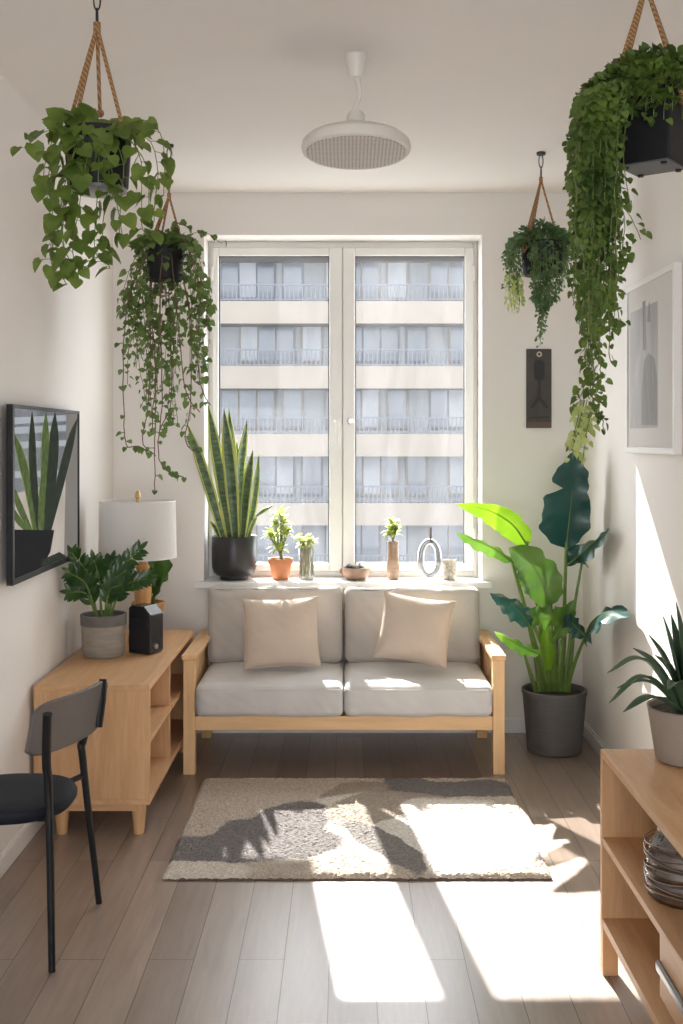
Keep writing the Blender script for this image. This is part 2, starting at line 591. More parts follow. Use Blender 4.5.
    def leaf(s, base, d, n, size, shape, fold=0.18, curl=0.15, mi=0):
        d = d.normalized()
        n = (n - d * n.dot(d))
        n = n.normalized() if n.length > 1e-5 else Vector((0, 0, 1))
        sd = d.cross(n)
        rib = [0.0, 0.15, 0.38, 0.6, 0.82]

        def pt(x, y):
            return base + sd * (x * size) + d * (y * size) + n * (size * (fold * abs(x) - curl * y * y))
        vs = [pt(0, y) for y in rib] + [pt(0, 1.0)]
        L = [pt(-x, y) for x, y in shape[1:]]
        Rr = [pt(x, y) for x, y in shape[1:]]
        vs += L + Rr
        fs = [(0, 1, 6)]
        fs += [(i + 1, i + 2, 6 + i + 1, 6 + i) for i in range(0, 3)]
        fs += [(4, 5, 9)]
        fs2 = [(1, 0, 10)]
        fs2 += [(i + 2, i + 1, 10 + i, 10 + i + 1) for i in range(0, 3)]
        fs2 += [(5, 4, 13)]
        return s.add(vs, fs + fs2, mi)

    def build(s, name, mats, parent=None, loc=None, smooth=False, bevel=0.0, seg=2, merge=False, solid=0.0, subsurf=0, kind=None, angle=35):
        if not isinstance(mats, (list, tuple)): mats = [mats]
        org = Vector(loc) if loc is not None else Vector((0, 0, 0))
        if parent is not None and loc is None:
            org = WLOC[parent].copy()
        me = bpy.data.meshes.new(name)
        me.from_pydata([tuple(v - org) for v in s.v], [], s.f)
        for m in mats: me.materials.append(m)
        for p, mi in zip(me.polygons, s.m): p.material_index = mi
        if merge:
            bm = bmesh.new()
            bm.from_mesh(me)
            bmesh.ops.remove_doubles(bm, verts=bm.verts, dist=1e-5)
            bmesh.ops.recalc_face_normals(bm, faces=bm.faces)
            bm.to_mesh(me)
            bm.free()
        me.update()
        if smooth:
            for p in me.polygons: p.use_smooth = True
            if angle: me.set_sharp_from_angle(angle=math.radians(angle))
        o = bpy.data.objects.new(name, me)
        COL.objects.link(o)
        WLOC[o] = org
        if parent is not None:
            o.parent = parent
            o.location = org - WLOC[parent]
        else:
            o.location = org
        if bevel:
            bv = o.modifiers.new('bevel', 'BEVEL')
            bv.width = bevel
            bv.segments = seg
            bv.limit_method = 'ANGLE'
        if solid:
            so = o.modifiers.new('solid', 'SOLIDIFY')
            so.thickness = solid
            so.offset = 0
        if subsurf:
            ss = o.modifiers.new('sub', 'SUBSURF')
            ss.levels = ss.render_levels = subsurf
        if kind: o['kind'] = kind
        return o


def curve(cps, n):
    """smooth sampling through control points"""
    cps = [Vector(c) for c in cps]
    if len(cps) == 2:
        return [cps[0].lerp(cps[1], i / (n - 1)) for i in range(n)]
    P_ = [cps[0] * 2 - cps[1]] + cps + [cps[-1] * 2 - cps[-2]]
    out = []
    segs = len(cps) - 1
    for i in range(n):
        u = i / (n - 1) * segs
        k = min(int(u), segs - 1)
        t = u - k
        p0, p1, p2, p3 = P_[k], P_[k + 1], P_[k + 2], P_[k + 3]
        out.append(0.5 * ((2 * p1) + (p2 - p0) * t + (2 * p0 - 5 * p1 + 4 * p2 - p3) * t * t + (3 * p1 - p0 - 3 * p2 + p3) * t ** 3))
    return out


def rounded_box(sx, sy, sz, r, n, fn=None):
    """a soft box centred on 0 as (verts, faces)"""
    vs, fs = [], []
    hx, hy, hz = sx / 2, sy / 2, sz / 2
    for ax in range(3):
        for sg in (-1, 1):
            b = len(vs)
            for i in range(n + 1):
                for j in range(n + 1):
                    u, v = -1 + 2 * i / n, -1 + 2 * j / n
                    # push samples towards the edges
                    u = math.sin(u * PI / 2) * 0.5 + u * 0.5
                    v = math.sin(v * PI / 2) * 0.5 + v * 0.5
                    c = [0, 0, 0]
                    c[ax] = sg
                    c[(ax + 1) % 3] = u
                    c[(ax + 2) % 3] = v
                    p = Vector((c[0] * hx, c[1] * hy, c[2] * hz))
                    q = Vector((max(-hx + r, min(hx - r, p.x)), max(-hy + r, min(hy - r, p.y)), max(-hz + r, min(hz - r, p.z))))
                    dd = p - q
                    if dd.length > 1e-9: p = q + dd.normalized() * min(r, dd.length if dd.length < r else r)
                    if fn: p = fn(p, p.x / hx, p.y / hy, p.z / hz)
                    vs.append(p)
            for i in range(n):
                for j in range(n):
                    a = b + i * (n + 1) + j
                    q = (a, a + n + 1, a + n + 2, a + 1)
                    fs.append(q if sg > 0 else q[::-1])
    return vs, fs


def nz(p, s, seed=0.0):
    return mnoise.noise(Vector((p[0] * s + seed, p[1] * s + seed * 1.3, p[2] * s - seed)))


# ------------------------------------------------------------------ room shell
XL, XR, YB, YF, ZC = -1.123, 1.142, 5.30, -1.70, 2.60
OX0, OX1, OZ0, OZ1 = -0.684, 0.655, 0.70, 2.398      # window opening


def struct(mb, name, mat, **k):
    return mb.build(name, mat, kind='structure', **k)


struct(MB().box(XL - 0.12, XR + 0.12, YF - 0.15, YB + 0.28, -0.12, 0), 'floor', M['floor'])
struct(MB().box(XL - 0.12, XR + 0.12, YF - 0.15, YB + 0.28, ZC, ZC + 0.12), 'ceiling', M['ceiling'])
struct(MB().box(XL - 0.12, XL, YF, YB, 0, ZC), 'wall_left', M['wall'])
struct(MB().box(XR, XR + 0.12, YF, YB, 0, ZC), 'wall_right', M['wall'])
w = MB()
w.box(XL - 0.12, OX0, YB, YB + 0.28, 0, ZC)
w.box(OX1, XR + 0.12, YB, YB + 0.28, 0, ZC)
w.box(OX0, OX1, YB, YB + 0.28, 0, OZ0)
w.box(OX0, OX1, YB, YB + 0.28, OZ1, ZC)
struct(w, 'wall_back', M['wall'])
RX0, RX1, RZ0, RZ1 = -0.98, 1.0, 0.06, 2.42
w = MB()
w.box(XL - 0.12, RX0, YF - 0.15, YF, 0, ZC)
w.box(RX1, XR + 0.12, YF - 0.15, YF, 0, ZC)
w.box(RX0, RX1, YF - 0.15, YF, 0, RZ0)
w.box(RX0, RX1, YF - 0.15, YF, RZ1, ZC)
struct(w, 'wall_front', M['wall'])


def baseboard(name, pts):
    m = MB()
    for b in pts: m.box(*b)
    return struct(m, name, M['white'], bevel=0.003)


baseboard('baseboard_back', [(XL, XR, YB - 0.014, YB, 0, 0.062), (XL, XR, YB - 0.009, YB, 0.062, 0.072)])
baseboard('baseboard_left', [(XL, XL + 0.014, YF, YB - 0.015, 0, 0.062), (XL, XL + 0.009, YF, YB - 0.015, 0.062, 0.072)])
baseboard('baseboard_right', [(XR - 0.014, XR, YF, YB - 0.015, 0, 0.062), (XR - 0.009, XR, YF, YB - 0.015, 0.062, 0.072)])

# main window
win = thing('window_1', (0, 5.5, 0.73), kind='structure')
FY0, FY1 = 5.485, 5.545
m = MB()
m.box(OX0, OX0 + 0.022, FY0, FY1, 0.73, OZ1)
m.box(OX1 - 0.022, OX1, FY0, FY1, 0.73, OZ1)
m.box(OX0 + 0.022, OX1 - 0.022, FY0, FY1, OZ1 - 0.03, OZ1)
m.box(OX0 + 0.022, OX1 - 0.022, FY0, FY1, 0.73, 0.755)
m.box(-0.030, -0.004, FY0 + 0.015, FY1, 0.755, OZ1 - 0.03)
m.build('window_frame', M['upvc'], win, bevel=0.004)


def sash(x0, x1, gx0, gx1, hx, long_handle):
    z0, z1, gz0, gz1 = 0.757, OZ1 - 0.032, 0.795, 2.325
    m = MB()
    y0, y1 = 5.462, 5.515
    m.box(x0, gx0, y0, y1, z0, z1)
    m.box(gx1, x1, y0, y1, z0, z1)
    m.box(gx0, gx1, y0, y1, z0, gz0)
    m.box(gx0, gx1, y0, y1, gz1, z1)
    s = m.build('sash', M['upvc'], win, bevel=0.006, seg=3)
    t = 0.005
    MB().box(gx0, gx0 + t, 5.476, 5.500, gz0, gz1).box(gx1 - t, gx1, 5.476, 5.500, gz0, gz1)\
        .box(gx0 + t, gx1 - t, 5.476, 5.500, gz0, gz0 + t).box(gx0 + t, gx1 - t, 5.476, 5.500, gz1 - t, gz1)\
        .build('glazing_seal', M['seal'], s)
    MB().pane_xz(gx0 + 0.001, gx1 - 0.001, 5.487, gz0 + 0.001, gz1 - 0.001).build('pane', M['pane'], s)
    zc = HC + (440 - 421) * 5.46 / F
    h = MB()
    h.lathe(0, 0, [(0.0, 0), (0.016, 0), (0.016, 0.012), (0.010, 0.016), (0.010, 0.03), (0.0, 0.031)], 20)
    for i, v in enumerate(h.v): h.v[i] = Vector((v.x + hx, 5.462 - v.z, zc + v.y))
    if long_handle: h.box(hx - 0.008, hx + 0.008, 5.425, 5.436, zc - 0.115, zc + 0.008)
    else: h.box(hx - 0.008, hx + 0.008, 5.425, 5.436, zc - 0.012, zc + 0.012)
    h.build('handle', M['upvc'] if long_handle else M['steel'], s, smooth=True, bevel=0.002)
    hb = MB()
    xe = x0 if long_handle else x1
    for zz in (0.9, 2.2):
        hb.lathe(xe, 5.455, [(0.0, zz), (0.007, zz), (0.007, zz + 0.07), (0.0, zz + 0.07)], 12)
    hb.build('hinge', M['upvc'], s, smooth=True)


sash(OX0 + 0.02, -0.018, -0.633, -0.083, -0.045, True)
sash(-0.016, OX1 - 0.02, 0.045, 0.590, 0.020, False)
MB().box(-0.72, 0.70, 5.255, 5.30, 0.70, 0.73).box(OX0, OX1, 5.30, 5.50, 0.70, 0.73)\
    .build('window_sill', M['white'], win, bevel=0.004)

# unseen rear window, added behind the camera to let in fill light
win2 = thing('window_fill', (0, YF - 0.08, RZ0), kind='structure')
m = MB()
a, b_ = YF - 0.11, YF - 0.05
m.box(RX0, RX0 + 0.05, a, b_, RZ0, RZ1).box(RX1 - 0.05, RX1, a, b_, RZ0, RZ1)
m.box(RX0 + 0.05, RX1 - 0.05, a, b_, RZ1 - 0.05, RZ1).box(RX0 + 0.05, RX1 - 0.05, a, b_, RZ0, RZ0 + 0.05)
m.box(-0.03, 0.03, a, b_, RZ0 + 0.05, RZ1 - 0.05)
m.build('window_frame', M['upvc'], win2, bevel=0.004)
MB().pane_xz(RX0 + 0.05, -0.03, YF - 0.08, RZ0 + 0.05, RZ1 - 0.05).build('pane', M['pane_rear'], win2)
MB().pane_xz(0.03, RX1 - 0.05, YF - 0.08, RZ0 + 0.05, RZ1 - 0.05).build('pane', M['pane_rear'], win2)

# ------------------------------------------------------------------ building across the street
bl_cream = plain('cream_render', (0.118, 0.103, 0.086), 0.9, vary=0.03, scale=1)
bl_grey = plain('pale_grey_wall', (0.13, 0.135, 0.14), 0.9, vary=0.05, scale=0.6)
bl_glass = plain('far_window_glass', (0.05, 0.058, 0.07), 0.2, vary=0.15, scale=0.5)
bl_blind = plain('far_window_blind', (0.15, 0.155, 0.165), 0.7, vary=0.05, scale=1)
bl_rail = plain('grey_balcony_rail', (0.045, 0.05, 0.06), 0.6)
BY = 50.0
bld = thing('apartment_building', (0, BY, -12), 'pale apartment block with stacked balconies across the street', 'building')
bands = [514 + 69, 514, 445, 377, 312, 246]
m = MB().box(-26, 26, BY + 1.6, BY + 12, -12, 16)
m.build('wall', bl_grey, bld)
for y in bands:
    z = HC + (440 - y) * BY / F
    MB().box(-26, 26, BY, BY + 1.6, z - 0.52, z + 0.5).build('balcony_band', bl_cream, bld)
    r = MB()
    z0, z1 = z + 0.5, z + 1.28
    r.box(-26, 26, BY + 0.05, BY + 0.11, z1 - 0.07, z1)
    r.box(-26, 26, BY + 0.05, BY + 0.11, z0 + 0.06, z0 + 0.11)
    for i in range(260):
        x = -26 + i * 0.2
        r.box(x, x + 0.05, BY + 0.06, BY + 0.10, z0, z1)
    r.build('balcony_railing', bl_rail, bld)
wproto = None
for bi, y in enumerate(bands):
    z = HC + (440 - y) * BY / F
    for k in range(-4, 5):
        for (dx, ww) in ((0.0, 2.6), (2.9, 1.0)):
            x = k * 4.9 + dx - 1.0 + (0.9 if bi % 2 else 0.0)
            if x < -22 or x > 21: continue
            key = ww
            fr = MB().box(x, x + ww, BY + 1.52, BY + 1.6, z + 0.75, z + 2.75)
            n = 3 if ww > 2 else 1
            o = fr.build('window', bl_cream if (k + bi) % 3 else bl_rail, bld)
            pw = (ww - 0.08) / n
            g = MB()
            for i in range(n):
                g.box(x + 0.08 + i * pw, x + (i + 1) * pw, BY + 1.49, BY + 1.52, z + 0.85, z + 2.68, (1 if (i * 7 + k * 3 + bi * 5) % 4 == 0 else 0))
            g.build('pane', [bl_glass, bl_blind], o)
ub = MB().box(-1.9, 1.6, YB + .28, YB + 1.34, 3.40, 3.56).box(-1.4, -.47, YB + 1.24, YB + 1.30, 2.52, 3.40)  # added out-of-view slab and screen, shading the window's left part from the sun
struct(ub, 'wall_sun_blocker', M['wall'])
struct(MB().box(-40, 40, 5.6, 62, -12.2, -12), 'ground', plain('street_asphalt', (0.22, 0.22, 0.22), 0.9, scale=1))

# ------------------------------------------------------------------ rug
rug_c = (0.037, 4.03, 0.0)
vs, fs, ms = [], [], []
nx, ny = 240, 200
RXW, RYW = 1.25, 1.02
for j in range(ny + 1):
    for i in range(nx + 1):
        x = -RXW / 2 + RXW * i / nx
        y = -RYW / 2 + RYW * j / ny
        e = min(i, nx - i, j, ny - j)
        z = 0.019 * min(1, 0.35 + e * 0.25) + 0.004 * mnoise.noise(Vector((x * 70, y * 70, 0))) + R.uniform(-0.0012, 0.0012)
        if e == 0:
            x += 0.003 * mnoise.noise(Vector((x * 60, y * 60, 5)))
            y += 0.003 * mnoise.noise(Vector((x * 60, y * 60, 9)))
        vs.append((x + rug_c[0], y + rug_c[1], z))
for j in range(ny):
    for i in range(nx):
        a = j * (nx + 1) + i
        fs.append((a, a + 1, a + nx + 2, a + nx + 1))
rm = MB().add(vs, fs, 0)
rm.box(rug_c[0] - RXW / 2 + 0.003, rug_c[0] + RXW / 2 - 0.003, rug_c[1] - RYW / 2 + 0.003, rug_c[1] + RYW / 2 - 0.003, 0.001, 0.0065, 1)
tag(rm.build('rug', [M['rug'], M['rug_edge']], loc=rug_c), 'cream and charcoal abstract shag rug lying in front of the sofa', 'rug')

# ------------------------------------------------------------------ sofa
sofa = thing('sofa', (-0.008, 4.95, 0), 'small pine-framed two-seat sofa with grey cushions under the window', 'sofa')
SX0, SX1, SY0, SY1 = -0.686, 0.669, 4.63, 5.25
for x0, x1 in ((SX0, SX0 + 0.05), (SX1 - 0.05, SX1)):
    for y0, y1 in ((SY0, SY0 + 0.05), (SY1 - 0.05, SY1)):
        MB().box(x0, x1, y0, y1, 0, 0.483).build('leg', M['pine_z'], sofa, bevel=0.003)
    MB().box(x0 - 0.006, x1 + 0.010 if x0 < 0 else x1 + 0.006, SY0 - 0.006, SY1 + 0.004, 0.483, 0.505).build('armrest', M['pine_y'], sofa, bevel=0.004)
    s_ = MB()
    xc = (x0 + x1) / 2
    n = 7
    L = SY1 - SY0 - 0.1
    for i in range(n):
        yy = SY0 + 0.05 + L * i / n
        s_.box(xc - 0.009, xc + 0.009, yy + 0.003, yy + L / n - 0.003, 0.19, 0.483)
    s_.box(xc - 0.012, xc + 0.012, SY0 + 0.05, SY1 - 0.05, 0.185, 0.245)
    s_.build('side_panel', M['pine_z'], sofa, bevel=0.002)
MB().box(SX0 + 0.05, SX1 - 0.05, SY0 + 0.008, SY0 + 0.036, 0.185, 0.246).build('front_rail', M['pine_x'], sofa, bevel=0.003)
MB().box(SX0 + 0.05, SX1 - 0.05, SY1 - 0.036, SY1 - 0.01, 0.185, 0.246).box(SX0 + 0.05, SX1 - 0.05, SY1 - 0.034, SY1 - 0.012, 0.44, 0.60).build('back_rail', M['pine_x'], sofa, bevel=0.003)
sl = MB()
for i in range(8):
    yy = SY0 + 0.06 + i * 0.065
    sl.box(SX0 + 0.05, SX1 - 0.05, yy, yy + 0.04, 0.222, 0.240)
sl.build('seat_slats', M['pine_x'], sofa)


def seat_cushion(x0, x1, seed):
    sx, sy, sz = x1 - x0, 0.60, 0.132
    cx, cy, cz = (x0 + x1) / 2, 4.905, 0.246 + sz / 2

    def fn(p, u, v, t):
        q = p.copy()
        if t > 0: q.z += 0.010 * (1 - u ** 4) * (1 - v ** 4)
        q.z += 0.005 * nz(p, 5, seed) + 0.0022 * nz((p.x, p.y * 3, p.z), 16, seed)
        if v < -0.5:
            q.y -= 0.012 * (1 - t * t) * (1 - u ** 6)
            q.y += 0.004 * nz((p.x * 0.7, 0, p.z + p.x * 0.8), 26, seed) * (1 - abs(t) * 0.5)
        if abs(u) > 0.9: q.x += 0.002 * nz(p, 12, seed)
        return q
    vs, fs = rounded_box(sx, sy, sz, 0.028, 44, fn)
    mb = MB().add([(p.x + cx, p.y + cy, max(p.z + cz, 0.2465)) for p in vs], fs)
    c = mb.build('seat_cushion', M['seat_fabric'], sofa, smooth=True, merge=True, angle=0)
    for zz in (cz + sz / 2 - 0.016,):
        pts = []
        hx, hy = sx / 2 - 0.004, sy / 2 + 0.001
        rr = 0.028
        for (ax, ay, a0) in ((hx, -hy, -90), (hx, hy, 0), (-hx, hy, 90), (-hx, -hy, 180)):
            for k in range(7):
                an = math.radians(a0 + 15 * k)
                pts.append((cx + math.copysign(hx - rr, ax) + rr * math.cos(an), cy + math.copysign(hy - rr, ay) + rr * math.sin(an), zz + 0.004 * nz((k, ax, ay), 3)))
        MB().tube(pts, 0.0028, 6, closed=True).build('piping', M['seat_fabric'], c, smooth=True)


seat_cushion(SX0 + 0.052, -0.011, 3.1)
seat_cushion(-0.007, SX1 - 0.052, 8.7)


def back_cushion(cx, sx, seed, tilt):
    sy, sz = 0.135, 0.35

    def fn(p, u, v, t):
        q = p.copy()
        q.y += math.copysign(0.014 * (1 - u ** 4) * (1 - t ** 4), p.y)
        q.z += (0.012 * (abs(u) ** 6) if t > 0 else 0) + (0.012 * nz((p.x, 0, 0), 7, seed) + 0.005 * nz(p, 26, seed) if t > 0.6 else 0)
        q.x *= 1 - 0.008 * (1 - t * t)
        q.y += 0.006 * nz((p.x, 0, p.z * 0.6), 9, seed) + 0.003 * nz((p.x * 1.2 + p.z, 0, p.z * 0.4), 24, seed)
        return q
    vs, fs = rounded_box(sx, sy, sz, 0.045, 44, fn)
    rot = Matrix.Rotation(tilt, 3, 'X')
    mb = MB()
    mb.add([rot @ p + Vector((cx, 5.135, 0.372 + sz / 2)) for p in vs], fs)
    c = mb.build('back_cushion', M['sofa_fabric'], sofa, smooth=True, merge=True, angle=0)
    # a welted seam around the front face
    pts = []
    hx, hz, rr = sx / 2 - 0.012, sz / 2 - 0.008, 0.03
    for (ax, az, a0) in ((hx, -hz, -90), (hx, hz, 0), (-hx, hz, 90), (-hx, -hz, 180)):
        for k in range(7):
            an = math.radians(a0 + 15 * k)
            px_, pz_ = math.copysign(hx - rr, ax) + rr * math.cos(an), math.copysign(hz - rr, az) + rr * math.sin(an)
            p = Vector((px_, -sy / 2 + 0.018, pz_ + (0.010 * nz((px_, 0, 0), 7, seed) if az > 0 else 0)))
            pts.append(rot @ p + Vector((cx, 5.135, 0.372 + sz / 2)))
    MB().tube(pts, 0.004, 6, closed=True).build('piping', M['piping'], c, smooth=True)


back_cushion(-0.328, 0.632, 1.7, -0.10)
back_cushion(0.307, 0.632, 5.9, -0.10)


def throw_pillow(cx, cy, cz, w_, h_, roll, tilt, yaw, seed, label):
    n = 56
    vs, fs = [], []
    for sg in (1, -1):
        b = len(vs)
        for i in range(n + 1):
            for j in range(n + 1):
                u, v = -1 + 2 * i / n, -1 + 2 * j / n
                x = u * w_ / 2 * (1 - 0.075 * (1 - v * v))
                z = v * h_ / 2 * (1 - 0.075 * (1 - u * u))
                th = 0.062 * ((1 - abs(u) ** 2.6) * (1 - abs(v) ** 2.6)) ** 0.62
                th += 0.006 * nz((x * 0.6, z, sg), 13, seed) * min(1, th * 30)
                th += 0.0014 * nz(((x + z) * 1.5, (x - z) * 0.3, 0), 30, seed) * min(1, th * 30)
                vs.append(Vector((x, -sg * th, z)))
        for i in range(n):
            for j in range(n):
                a = b + i * (n + 1) + j
                q = (a, a + n + 1, a + n + 2, a + 1)
                fs.append(q if sg > 0 else q[::-1])
    mt = Matrix.Rotation(yaw, 3, 'Z') @ Matrix.Rotation(tilt, 3, 'X') @ Matrix.Rotation(roll, 3, 'Y')
    c = Vector((cx, cy, cz))
    root = thing('throw_pillow', (cx, cy, cz - h_ / 2), label, 'cushion', 'throw pillows on the sofa')
    o = MB().add([mt @ p + c for p in vs], fs).build('cover', M['pillow_fabric'], root, smooth=True, merge=True, angle=0)
    pts = []
    for k in range(80):
        t = k / 80 * 4
        e, f_ = int(t), t % 1
        u, v = [(-1 + 2 * f_, -1), (1, -1 + 2 * f_), (1 - 2 * f_, 1), (-1, 1 - 2 * f_)][e]
        pts.append(mt @ Vector((u * w_ / 2 * (1 - 0.075 * (1 - v * v)), 0, v * h_ / 2 * (1 - 0.075 * (1 - u * u)))) + c)
    MB().tube(pts, 0.0025, 6, closed=True).build('seam', M['pillow_fabric'], root, smooth=True)


throw_pillow(-0.289, 4.905, 0.551, 0.345, 0.312, -0.02, -0.28, 0.10, 2.2, 'beige square throw pillow leaning on the left back cushion of the sofa')
throw_pillow(0.306, 4.895, 0.568, 0.325, 0.298, 0.14, -0.28, -0.10, 6.6, 'beige throw pillow tilted against the right back cushion, sunlit')

# ------------------------------------------------------------------ left sideboard
sb = thing('sideboard', (-0.91, 4.47, 0), 'low oak sideboard with open shelves along the left wall', 'sideboard')
BX0, BX1, BY0, BY1 = -1.108, -0.697, 3.90, 5.04
T = 0.02
MB().box(BX0, BX1, BY0, BY1, 0.52, 0.54).build('top', M['oak_y'], sb, bevel=0.002)
MB().box(BX0, BX1, BY0, BY1, 0.115, 0.135).build('bottom_panel', M['oak_y'], sb, bevel=0.002)
MB().box(BX0, BX1, BY0, BY0 + T, 0.135, 0.52).build('side_panel', M['oak_z'], sb, bevel=0.001)
MB().box(BX0, BX1, BY1 - T, BY1, 0.135, 0.52).build('side_panel', M['oak_z'], sb, bevel=0.001)
MB().box(BX0, BX0 + 0.012, BY0 + T, BY1 - T, 0.135, 0.52).build('back_panel', M['oak_y'], sb)
MB().box(BX0 + 0.012, BX1 - 0.012, 4.42, 4.44, 0.135, 0.52).build('divider', M['oak_z'], sb)
MB().box(BX0 + 0.012, BX1 - 0.004, BY0 + T, 4.42, 0.325, 0.343).build('shelf', M['oak_y'], sb, bevel=0.001)
MB().box(BX0 + 0.012, BX1 - 0.004, 4.44, BY1 - T, 0.325, 0.343).build('shelf', M['oak_y'], sb, bevel=0.001)
MB().box(BX0 + 0.03, BX1 - 0.03, BY0 + 0.02, BY0 + 0.04, 0.088, 0.115).box(BX0 + 0.03, BX1 - 0.03, BY1 - 0.04, BY1 - 0.02, 0.088, 0.115).build('under_rail', M['oak_x'], sb)
for x in (BX0 + 0.09, BX1 - 0.045):
    for y in (BY0 + 0.045, BY1 - 0.06):
        MB().lathe(x, y, [(0.018, 0), (0.026, 0.088), (0.026, 0.1145)], 24).build('leg', M['oak_z'], sb, smooth=True)

# ------------------------------------------------------------------ right console
cs = thing('console_shelf', (0.9, 2.2, 0), 'low oak console with two open shelves by the right wall', 'console')
KX0, KX1, KY0, KY1 = 0.676, 1.120, 1.45, 2.925
MB().box(KX0, KX1, KY0, KY1, 0.570, 0.589).build('top', M['oak_y'], cs, bevel=0.002)
MB().box(KX0, KX1, KY1 - 0.02, KY1, 0.142, 0.570).box(KX0, KX0 + 0.04, KY1 - 0.032, KY1, 0, 0.142).box(KX1 - 0.04, KX1, KY1 - 0.032, KY1, 0, 0.142).build('side_panel', M['oak_z'], cs, bevel=0.001)
MB().box(KX0, KX1, KY0, KY0 + 0.02, 0.142, 0.570).box(KX0, KX0 + 0.04, KY0, KY0 + 0.032, 0, 0.142).box(KX1 - 0.04, KX1, KY0, KY0 + 0.032, 0, 0.142).build('side_panel', M['oak_z'], cs, bevel=0.001)
MB().box(KX0 + 0.001, KX1, KY0 + 0.02, KY1 - 0.02, 0.343, 0.361).build('shelf', M['oak_y'], cs, bevel=0.001)
MB().box(KX0 + 0.001, KX1, KY0 + 0.02, KY1 - 0.02, 0.125, 0.147).build('shelf', M['oak_y'], cs, bevel=0.001)
MB().box(KX1 - 0.012, KX1, KY0 + 0.02, KY1 - 0.02, 0.361, 0.570).build('back_panel', M['oak_y'], cs)
dr = MB().box(KX0 + 0.004, KX0 + 0.02, 1.50, 2.385, 0.205, 0.343).box(KX0 + 0.02, KX1 - 0.02, 2.365, 2.385, 0.205, 0.335).build('drawer', M['oak_y'], cs, bevel=0.001)
MB().box(KX0 - 0.006, KX0 + 0.006, 1.55, 2.385, 0.262, 0.284).build('handle', M['darksteel'], dr, bevel=0.005, seg=3)


# jars on the console
def wrapped_jar(x, y, z, r, h, label, seed):
    root = thing('glass_jar', (x, y, z), label, 'jar', 'brown glass jars on the console')
    prof = [(0.0, z + 0.004), (r * 0.8, z + 0.004)]
    outer = []
    for i in range(26):
        t = i / 25
        rr = r * (0.84 + 0.16 * math.sin(PI * min(1, t * 1.15 + 0.08)) ** 0.6) * (1 if t < 0.8 else 1 - 0.3 * ((t - 0.8) / 0.2) ** 1.5)
        outer.append((rr + 0.0022 * math.sin(t * 34), z + 0.001 + h * t))
    g = MB().lathe(x, y, [(0.0, z + 0.001), (r * 0.75, z + 0.001)] + outer, 48, rib=0.0012, ribn=14)
    inner = [(q[0] - 0.006, q[1]) for q in outer[1:-1]]
    g.lathe(x, y, [(0.0, inner[0][1])] + inner[:20] + [(0.0, inner[19][1] + 0.004)], 40, 1)
    g.build('body', [M['jar_glass'], M['jar_fill']], root, smooth=True)
    zr = z + h
    MB().lathe(x, y, [(0.0, zr - 0.004), (r * 0.72, zr - 0.004), (r * 0.74, zr + 0.004), (r * 0.6, zr + 0.012), (0.0, zr + 0.015)], 40).build('lid', M['jar_glass'], root, smooth=True)
    loops = MB()
    for k in range(7):
        zz = z + h * (0.14 + 0.115 * k)
        rr = r * 1.0 + 0.002
        pts = [(x + rr * math.cos(a * PI / 18) * (1 + 0.008 * math.sin(a + k)), y + rr * math.sin(a * PI / 18), zz + 0.006 * math.sin(a * 0.35 + k * 2)) for a in range(36)]
        loops.tube(pts, 0.0013, 6, closed=True)
    loops.build('wire_wrap', M['jar_wire'], root, smooth=True)


M['jar_fill'] = plain('dried_brown_filling', (0.20, 0.12, 0.075), 0.9, vary=0.5, scale=40, stretch=(1, 1, 4))
M['jar_wire'] = plain('grey_brown_wire', (0.30, 0.25, 0.21), 0.35, 0.3, vary=0.2)
wrapped_jar(0.785, 2.53, 0.361, 0.094, 0.155, 'round brown glass jar wound with wire on the console middle shelf', 1)
wrapped_jar(0.860, 2.26, 0.361, 0.080, 0.110, 'smaller brown glass jar cut by the right edge of the photo', 2)

# ------------------------------------------------------------------ ceiling lamp
lp = thing('ceiling_lamp', (0.031, 3.4, ZC), 'round white ceiling pendant with perforated disc shade', 'ceiling lamp')
lx, ly = 0.031, 3.40
MB().lathe(lx, ly, [(0.0, 2.528), (0.020, 2.528), (0.022, 2.534), (0.036, 2.594), (0.036, ZC - 0.0005), (0.0, ZC - 0.0005)], 32).build('canopy', M['lamp_white'], lp, smooth=True)
MB().tube(curve([(lx + 0.0, ly, 2.53), (lx + 0.008, ly, 2.505), (lx + 0.010, ly, 2.47), (lx - 0.004, ly, 2.44), (lx - 0.010, ly, 2.42)], 16), [0.010 - 0.0025 * min(1, i / 6) for i in range(16)], 10).build('cord', M['lamp_white'], lp, smooth=True)
TL = Matrix.Rotation(math.radians(-4.5), 3, 'X')
dc = Vector((lx, ly, 2.325))


def tilt(mb):
    mb.v = [TL @ (v - dc) + dc for v in mb.v]
    return mb


tilt(MB().lathe(lx, ly, [(0.0, 2.425), (0.022, 2.425), (0.028, 2.415), (0.029, 2.39), (0.030, 2.368), (0.0, 2.368)], 28)).build('socket', M['lamp_white'], lp, smooth=True)
tilt(MB().lathe(lx, ly, [(0.0, 2.378), (0.04, 2.376), (0.10, 2.362), (0.150, 2.342), (0.166, 2.328), (0.169, 2.315), (0.166, 2.300), (0.158, 2.295), (0.154, 2.297), (0.154, 2.303), (0.0, 2.303)], 64)).build('shade', M['lamp_white'], lp, smooth=True)
tilt(MB().lathe(lx, ly, [(0.0, 2.296), (0.152, 2.296), (0.152, 2.3025), (0.0, 2.3025)], 64)).build('diffuser', M['perforated'], lp, smooth=True)

